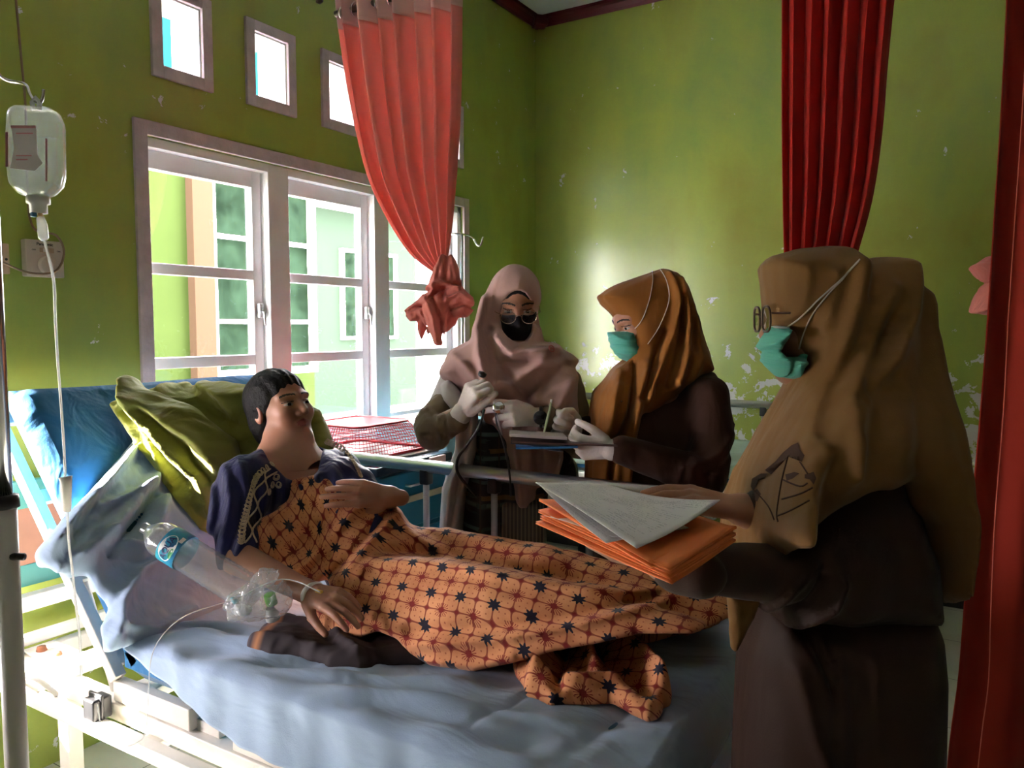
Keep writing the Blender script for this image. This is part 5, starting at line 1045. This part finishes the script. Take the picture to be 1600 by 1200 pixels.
bag = thing('infusion_bottle', 'half full soft plastic infusion bottle hanging on the hook of the drip stand', 'infusion bottle', at(57, 240, DI))
bpl = [(17, 182), (21, 172), (32, 166), (78, 168), (90, 176), (97, 192), (98, 275), (94, 292), (80, 305), (68, 310), (48, 310), (32, 304), (20, 290), (16, 262), (15, 215)]
blob('shell', lambda p: BI.puff(p, bpl, .026, 14), *bnd(BI, bpl, .03), .0025, bagm, bag)
wl = BI.pt(50, 217)[2]; blob('saline', lambda p: np.maximum(BI.puff(p, bpl, .0235, 13)+.0025, p[:, 2]-wl), *bnd(BI, bpl, .03), .0025, liqm, bag)
MB().prism([BI.pt(x, y, -.027) for x, y in ((34, 204), (72, 208), (74, 250), (82, 262), (70, 274), (32, 270), (38, 240))][::-1], (0, 0, 0), tuple(Fv*.0006)).build('label', mat('pale_label', (.85, .76, .76), .6, alpha=.6), bag)
mb = MB().use(mat('pink_print', (.5, .2, .22), .6))
for x0, y0, x1, y1 in ((34, 205, 72, 209), (26, 215, 30, 268), (87, 225, 90, 290), (42, 216, 68, 218), (42, 250, 66, 252), (42, 256, 60, 258)): mb.prism([BI.pt(x, y, -.0285) for x, y in ((x0, y0), (x1, y0), (x1, y1), (x0, y1))], (0, 0, 0), tuple(-Fv*.0003))
mb.use(milk)
mb.build('label_print', None, bag)
MB().tube([BI.pt(x, y) for x, y in ((52, 170), (50, 160), (56, 153), (62, 160), (61, 171))], .004, 8).build('hanging_loop', milk, bag)
Mi = Matrix.Identity(3); nk = BI.pt(60, 322); s_ = DI/FX
MB().lathe([(0, .016), (.017, .016), (.018, .012), (.018, .004), (.0135, .002), (.0135, -.012), (0, -.012)], nk, Mi, 24).build('cap', milk, bag)
ds = thing('infusion_line', 'clear infusion line with drip chamber running down from the infusion bottle to the bed', 'infusion line', BI.pt(66, 335))
MB().use(mat('blue_clip', (.03, .12, .2), .4)).obox(BI.pt(57, 337, -.008), (.008, .008, .008), None, .002).use(mat('amber_spike', (.55, .38, .2), .3)).tube([BI.pt(62, 332), BI.pt(65, 344)], .004, 10).build('spike', None, ds)
MB().tube([BI.pt(63, 340), BI.pt(66, 352), BI.pt(68, 372), BI.pt(69, 376)], [.0065, .0080, .0080, .004], 14).build('drip_chamber', tubem, ds)
lp = catmull([at(69, 374, 1.30), at(76, 402, 1.31), at(84, 440, 1.33), at(86, 490, 1.36), at(90, 560, 1.4), at(96, 640, 1.45), at(100, 700, 1.5), at(102, 748, 1.54)], 6); MB().tube(lp, .0024, 8).build('tubing', tubem, ds)
MB().tube([at(102, 745, 1.54), at(103, 752, 1.54), at(105, 798, 1.56)], [.0125, .0105, .0075], 14).build('flow_regulator', mat('white_regulator', (.75, .72, .70), .5), ds)
lp = catmull([at(105, 798, 1.56), at(108, 850, 1.6), at(113, 890, 1.63), at(119, 950, 1.67), at(125, 1000, 1.70), at(127, 1055, 1.72)], 5); MB().tube(lp, .0024, 8).build('tubing', tubem, ds)
lp = catmull([at(500, 925, 1.76), at(440, 905, 1.80), at(360, 938, 1.82), at(290, 962, 1.84), at(252, 995, 1.83), at(236, 1030, 1.80), at(232, 1080, 1.78), at(228, 1140, 1.76), at(215, 1160, 1.74), at(182, 1166, 1.74), at(160, 1140, 1.76), at(152, 1100, 1.78)], 6); MB().tube(lp, .0015, 6).build('tubing', tubem, ds)
# second stand behind the knotted curtain
q = atx(722, 450, .22); iv2 = thing('drip_stand', 'thin chrome drip stand with open hook behind the knotted curtain', 'drip stand', (q[0], q[1], 0)); zt = atx(722, 366, .22)[2]
MB().tube([(q[0], q[1], .1), (q[0], q[1], zt)], .009, 10).build('pole', chrome, iv2); d_ = np.linalg.norm(q-CAM); MB().tube(catmull([A((q[0]-.05, q[1]-.03, zt)), (q[0], q[1], zt), at(738, 371, 4.15), at(745, 382, 4.15), at(751, 383, 4.15), at(755, 370, 4.15)], 5), .006, 8).build('hook_arm', chrome, iv2)
MB().lathe([(0, .10), (.02, .10), (.16, .02), (.17, 0), (0, 0)], (q[0], q[1], 0), None, 20).build('foot', chrome, iv2)

# ================================================================ things on the bed
bo_a, bo_b = at(228, 826, 1.93), at(398, 932, 1.86); axb = nrm(bo_b-bo_a); Lb = np.linalg.norm(bo_b-bo_a)
xb = nrm(np.cross(axb, (0, 0, 1.))); yb = np.cross(axb, xb); Mbt = Matrix((tuple(xb), tuple(yb), tuple(axb))).transposed()
prof = [(0, .012), (.012, .004), (.030, .0), (.040, .006), (.0435, .016)]+[(.0435-(.0022 if k % 2 else 0), .024+.0085*k) for k in range(int((Lb*.46)/.0085))]
z0 = prof[-1][1]; prof += [(.0425, z0+.01), (.042, z0+.02), (.042, z0+.065), (.0432, z0+.07), (.043, Lb*.86), (.036, Lb*.91), (.022, Lb*.96), (.0145, Lb*.985), (.0145, Lb*1.03)]
prof = [(r_, Lb*1.03-z_) for r_, z_ in prof]
btl = thing('water_bottle', 'large clear ribbed plastic water bottle with blue label lying beside the pillow', 'bottle', bo_a)
pet = frosted('clear_bottle_plastic', (.65, .7, .73), .24, .05)
Mfl = Mbt; MB().lathe(prof, bo_a-axb*.008, Mfl, 36).build('bottle_body', pet, btl)
lc = bo_a+axb*Lb*.30; labm = bpy.data.materials.new('bottle_label'); labm.use_nodes = True; nt = labm.node_tree; b = nt.nodes['Principled BSDF']; X_, Y_, Z_ = sep(nt, socket(nt)); nt.links.new(ramp(nt, noise(nt, socket(nt), 14, 3), [(.4, (.01, .10, .28)), (.6, (.02, .30, .42))]), b.inputs['Base Color']); b.inputs['Roughness'].default_value = .3
lab = MB().lathe([(.0448, -.026), (.0450, -.024), (.0450, .024), (.0448, .026)], lc, Mfl, 36).build('label', labm, btl)
tc = nrm(CAM-lc); tc = nrm(tc-axb*(tc @ axb)+A((-.1, -.4, 0))); tc = nrm(tc-axb*(tc @ axb)); sx = np.cross(tc, -axb); sx = nrm(sx)
def on_label(u, v, r_=.0455): a = u/r_; return lc+axb*v+(tc*math.cos(a)+sx*math.sin(a))*r_
def disc(m, cu, cv, ru, rv, r_, n=24): 
    mb = MB().use(m); pts = [on_label(cu, cv, r_)]+[on_label(cu+ru*math.cos(t), cv+rv*math.sin(t), r_) for t in np.linspace(0, 6.283, n+1)[:-1]]; return mb.add(pts, [[0, 1+i, 1+(i+1) % n] for i in range(n)])
disc(mat('label_white', (.7, .75, .75), .4), .002, -.002, .036, .0205, .0456).build('label_oval', None, lab); disc(mat('label_green', (.05, .30, .10), .4), .010, .013, .014, .005, .0458).build('label_leaf', None, lab)
to = text('AQUA', .0215, Matrix.Identity(4), mat('label_navy', (.01, .02, .10), .4), None, bold=True)
for v in to.data.vertices: u, w_, e_ = v.co; q = on_label(-u*1.0+.002, -w_*1.0-.003, .0460+e_*.3); v.co = Vector(q)
to.parent = lab; to.matrix_parent_inverse = parent_inv(lab); to.name = 'lettering'
MB().use(white_paint).add([on_label(-.024, .012, .0458), on_label(-.024, .022, .0458), on_label(-.040, .022, .0458), on_label(-.040, .012, .0458)], [[0, 1, 2, 3]]).build('barcode', None, lab)
pb_ = Board(1.83); bgp = [(352, 945), (358, 930), (378, 918), (396, 905), (402, 896), (408, 888), (432, 892), (434, 900), (424, 918), (440, 910), (455, 928), (454, 950), (440, 962), (400, 968), (362, 968)]
film = frosted('thin_plastic_film', (.85, .87, .9), .26, .12)
pbag = thing('plastic_bag', 'small clear crumpled plastic bag holding a bottle with a green cap', 'plastic bag', pb_.pt(400, 965))
blob('film', lambda p: (lambda X: pb_.puff(p, bgp, .035, 12, 0, X)-pb_.folds(X, [(((402, 896), (390, 930), (384, 960)), 3, .006), (((420, 896), (412, 930), (416, 950)), 3, -.006), (((365, 940), (390, 950), (440, 955)), 3, .005), (((440, 915), (430, 940)), 2.5, .005)])-wob(p, .003, 120, 2))(pb_.loc(p)), *bnd(pb_, bgp, .04), .0028, film, pbag)
sb = thing('medicine_bottle', 'small bottle with a bright green cap inside the clear plastic bag', 'bottle', at(425, 960, 1.83))
MB().use(mat('bright_green', (.10, .50, .03), .35)).lathe([(0, .020), (.012, .020), (.0135, .018), (.0135, -.006), (0, -.006)], at(424, 940, 1.825), Matrix.Rotation(.3, 3, 'X'), 24).build('cap', None, sb); MB().use(mat('white_glass', (.7, .72, .72), .2)).lathe([(.010, 0), (.012, -.01), (.017, -.018), (.017, -.03), (0, -.032)], at(422, 950, 1.83), Matrix.Rotation(.3, 3, 'X'), 20).build('bottle_body', None, sb)
tag(blob('tissue', lambda p: ell(p, at(378, 952, 1.83), (.024, .018, .012))-wob(p, .005, 150, 6), at(378, 952, 1.83)-.045, at(378, 952, 1.83)+.045, .0025, mat('white_tissue', (.75, .77, .8), .8)), 'crumpled white tissue inside the left end of the clear plastic bag', 'tissue')
MB().use(mat('cyan_wrap', (.12, .42, .52), .4)).obox(at(366, 938, 1.83), (.018, .012, .010), Matrix.Rotation(.6, 3, 'Y'), .003).build('wrapper', None, pbag)

# ================================================================ folders, papers
orange = mat('orange_card', (.80, .20, .045), .6, var=.05, vs=20); paper = bpy.data.materials.new('printed_paper'); paper.use_nodes = True; nt = paper.node_tree; b = nt.nodes['Principled BSDF']; uvn = socket(nt, 'UV'); U_, V_, _ = sep(nt, uvn)
rows = (V_*26).f('FRACT').lt(.38)*noise(nt, mapping(nt, uvn, (60, 26, 1)), 1.3, 2).gt(.50)*noise(nt, mapping(nt, uvn, (5, 9, 1)), 1, 1).gt(.47)*U_.gt(.08)*U_.lt(.92)*V_.gt(.06)*V_.lt(.95)
scr = noise(nt, mapping(nt, uvn, (9, 14, 1)), 1.5, 4, .7, 2.5); pen_ = (scr-.5).f('ABSOLUTE').lt(.008)*noise(nt, mapping(nt, uvn, (3, 5, 1)), 1, 0).gt(.58)
nt.links.new(mixc(nt, rows*.55, mixc(nt, pen_, (.74, .72, .74), (.12, .12, .16)), (.30, .30, .34)), b.inputs['Base Color']); b.inputs['Roughness'].default_value = .7; plain = mat('white_paper', (.72, .74, .78), .7)
def sheet3(name, cs, m, label, cat, group, t=.0012, bend=0, curl=0, nu=24, nv_=16, seed=0, fold=False):
    a, b_, c_, d_ = [A(q) for q in cs]; n_ = nrm(np.cross(b_-a, d_-a)); n_ = n_ if n_[2] > 0 else -n_; P = np.zeros((nu, nv_, 3)); r = np.random.RandomState(seed); ph = r.uniform(0, 6, 3)
    for i in range(nu):
        for j in range(nv_):
            u, v = i/(nu-1), j/(nv_-1); p = (a*(1-u)+b_*u)*(1-v)+(d_*(1-u)+c_*u)*v; P[i, j] = p+n_*(bend*(u-.5)**2*4+curl*max(0, u+v-1.2)**2+.0012*math.sin(5*u+ph[0])*math.sin(4*v+ph[1]))
    mb = MB().grid(P); o = mb.build(name, m); uvl = o.data.uv_layers.new(name='UVMap'); 
    for l in o.data.loops: k = l.vertex_index; uvl.data[l.index].uv = ((k//nv_)/(nu-1), (k % nv_)/(nv_-1))
    solidify(o, t, 1); return tag(o, label, cat, group)
def lift(cs, dz): return [A(c)+A((0, 0, dz)) for c in cs]
F0 = [(841, 818, 1.245), (1047, 913, .935), (1150, 852, 1.10), (990, 792, 1.35)]
lab_ = ['lowest orange card folder of the stack carried by the woman at right', 'orange card folder second from the bottom of the carried stack', 'orange card folder third from the bottom of the carried stack', 'uppermost orange card folder lying directly under the white papers']
sh_ = [(0, 0, 0, 0), (2, -3, 6, 2), (-3, 4, 4, -4), (4, -16, 26, -8)]
for k in range(4):
    dx = sh_[k]; cs = [at(x+(-4, 3, 0, 0)[(i+k) % 4], y-9*k+(2 if i == 0 else 0), d+.004*k) for i, (x, y, d) in enumerate(F0)]
    if k == 3: cs = [at(842, 784, 1.25), at(1018, 888, .965), at(1150, 832, 1.13), at(992, 790, 1.35)]
    sheet3('card_folder', cs, orange, lab_[k], 'folder', 'orange folders in the carried stack', .0022, .001, .006, seed=k)
    sheet3('card_folder_leaf', lift(cs, .004), orange, None, None, None, .0008, .001, .006, seed=k+9)
    o_ = bpy.data.objects['card_folder_leaf']; o_.name = 'cover'; par = [x for x in bpy.data.objects if x.name.startswith('card_folder')][-1]; o_.parent = par
sheet3('paper_sheet', [at(850, 806, 1.235), at(958, 838, 1.05), at(1120, 838, 1.14), at(968, 770, 1.38)], plain, 'white sheet sticking out between the lower orange folders', 'paper', 'papers in the carried stack', .0006, 0, 0)
sheet3('paper_sheet', lift([at(842, 770, 1.262), at(946, 864, 1.03), at(1076, 838, 1.12), at(960, 770, 1.395)], .010), paper, 'white printed sheet under the top page, bent down over the folder edge', 'paper', 'papers in the carried stack', .0006, .003, 0, seed=4)
sheet3('paper_sheet', lift([at(837, 771, 1.262), at(995, 878, .99), at(1119, 824, 1.135), at(954, 774, 1.40)], .018), paper, 'topmost white form sheet with faint print and handwriting, its right end curling up', 'paper', 'papers in the carried stack', .0012, .0, .035, seed=6)
# the clipboard bundle
DC = 2.24
def slab(name, x0, y0, x1, y1, th, dep, m, label, cat, tilt=.0):
    a, b_ = at(x0, y0, DC), at(x1, y1, DC); e = fh*dep+A((0, 0, tilt)); t_ = A((0, 0, th)); mb = MB(); mb.prism([a-e*.3, b_-e*.3, b_+e*.7, a+e*.7], tuple(-t_/2), tuple(t_/2)); o = mb.build(name, m)
    return tag(o, label, cat)
slab('clipboard', 800, 688, 960, 694, .004, .22, mat('brown_board', (.10, .05, .04), .5), 'brown clipboard held level in gloved hands by the woman in mustard', 'clipboard', -.015)
slab('paper_bundle', 796, 678, 884, 683, .008, .20, mat('paper_edges', (.42, .38, .36), .8), 'small bundle of white papers lying on the clipboard', 'paper', -.015)
slab('black_folder', 798, 690, 880, 693, .006, .20, mat('black_card', (.015, .015, .02), .5), 'black folder just under the paper bundle of the clipboard', 'folder', -.015)
slab('blue_folder', 806, 698, 900, 696, .006, .20, mat('blue_card', (.03, .16, .38), .5), 'blue folder at the bottom of the clipboard bundle', 'folder', -.015)
sheet3('paper_sheet', [at(800, 692, DC-.05), at(880, 708, DC-.05), at(868, 702, DC+.1), at(806, 694, DC+.1)], plain, 'loose white sheet hanging out below the clipboard bundle', 'paper', None, .0008, .004, .05)

# ================================================================ cabinet and basket by the window
cabb = mat('petrol_blue_cabinet', (.012, .13, .24), .35, var=.06); cabc = mat('cream_strip', (.50, .45, .33), .5); cabd = mat('dark_glossy_top', (.02, .035, .06), .15)
cb = thing('bedside_cabinet', 'petrol blue bedside cabinet with cream strips below the middle window', 'cabinet', (.33, 2.38, 0))
MB().box((.06, 2.17, .04), (.60, 2.60, .85), .008).build('body', cabb, cb); MB().box((.05, 2.15, .85), (.63, 2.62, .885), .008).build('worktop', cabd, cb)
for z0_, z1_ in ((.62, .84), (.34, .60), (.06, .32)):
    dr = MB().box((.598, 2.18, z0_), (.615, 2.59, z1_), .006).build('drawer', cabb, cb); MB().box((.612, 2.18, z0_+.10), (.622, 2.59, z0_+.125), .003).build('cream_strip', cabc, dr); MB().tube([(.615, 2.33, z1_-.05), (.64, 2.33, z1_-.05), (.64, 2.44, z1_-.05), (.615, 2.44, z1_-.05)], .005, 8).build('handle', steel, dr)
MB().box((.60, 2.46, .845), (.64, 2.56, .882), .004).build('towel_clip', mat('pale_pink_plastic', (.7, .45, .45), .4), cb)
redp = mat('red_basket_plastic', (.62, .03, .05), .3, alpha=.95); bk = thing('plastic_basket', 'upturned red lattice plastic basket standing on the blue cabinet', 'basket', (.33, 2.40, .885))
def ringrect(z, x0, x1, y0, y1, rd=.04):
    pts = []
    for cx, cy, a0 in ((x1-rd, y1-rd, 0), (x0+rd, y1-rd, 90), (x0+rd, y0+rd, 180), (x1-rd, y0+rd, 270)):
        for k in range(5): a = math.radians(a0+22.5*k); pts.append((cx+rd*math.cos(a), cy+rd*math.sin(a), z))
    return pts
X0, X1, Y0, Y1, ZB, HB = .13, .53, 2.17, 2.60, .888, .115; lat = MB()
def lev(t, e=0): k = .055*t**1.6; return ringrect(ZB+.012+HB*t, X0+k, X1-k, Y0+k, Y1-k)
for t in np.linspace(.08, .92, 9): lat.tube(lev(t), .0015, 5, closed=True)
n_ = 96
def along(pts, f): 
    P_ = A(pts+[pts[0]]); s = np.r_[0, np.cumsum(np.linalg.norm(np.diff(P_, axis=0), axis=1))]; t = f*s[-1]; return A([np.interp(t, s, P_[:, k]) for k in range(3)])
for k in range(n_): lat.tube([along(lev(t), k/n_) for t in (0, .35, .7, 1)], .0013, 4)
lat.build('lattice', redp, bk)
MB().tube(lev(0), .006, 8, closed=True).build('rim', redp, bk); MB().tube(lev(1), .005, 8, closed=True).build('rim', redp, bk)
mb = MB(); r1 = lev(1); mb.add([(.33, 2.385, ZB+.012+HB)]+r1, [[0, 1+i, 1+(i+1) % 20] for i in range(20)]); mb.build('base_panel', redp, bk)
tag(MB().box((.10, 2.14, .8855), (.56, 2.62, .894), .003).build('serving_tray', mat('white_tray', (.6, .55, .55), .35)), 'thin pale tray lying under the red basket on the cabinet', 'tray')
ltb = mat('pale_blue_plastic', (.25, .50, .62), .3, alpha=.9); bx_ = thing('storage_box', 'pale translucent blue storage box on the window side behind the red basket', 'box', (.30, 2.95, 0))
mb = MB().box((.08, 2.76, .60), (.50, 3.12, .955), .012); mb.build('box_body', ltb, bx_); MB().box((.07, 2.75, .955), (.51, 3.13, .972), .006).build('lid', ltb, bx_)
tg = thing('side_table', 'dark blue side table carrying the pale storage box by the window', 'table', (.3, 2.94, 0)); MB().box((.06, 2.72, .56), (.54, 3.16, .598), .006).build('tabletop', cabb, tg)
for x in (.09, .51):
    for y in (2.75, 3.13): MB().box((x-.015, y-.015, 0), (x+.015, y+.015, .56)).build('leg', cabb, tg)
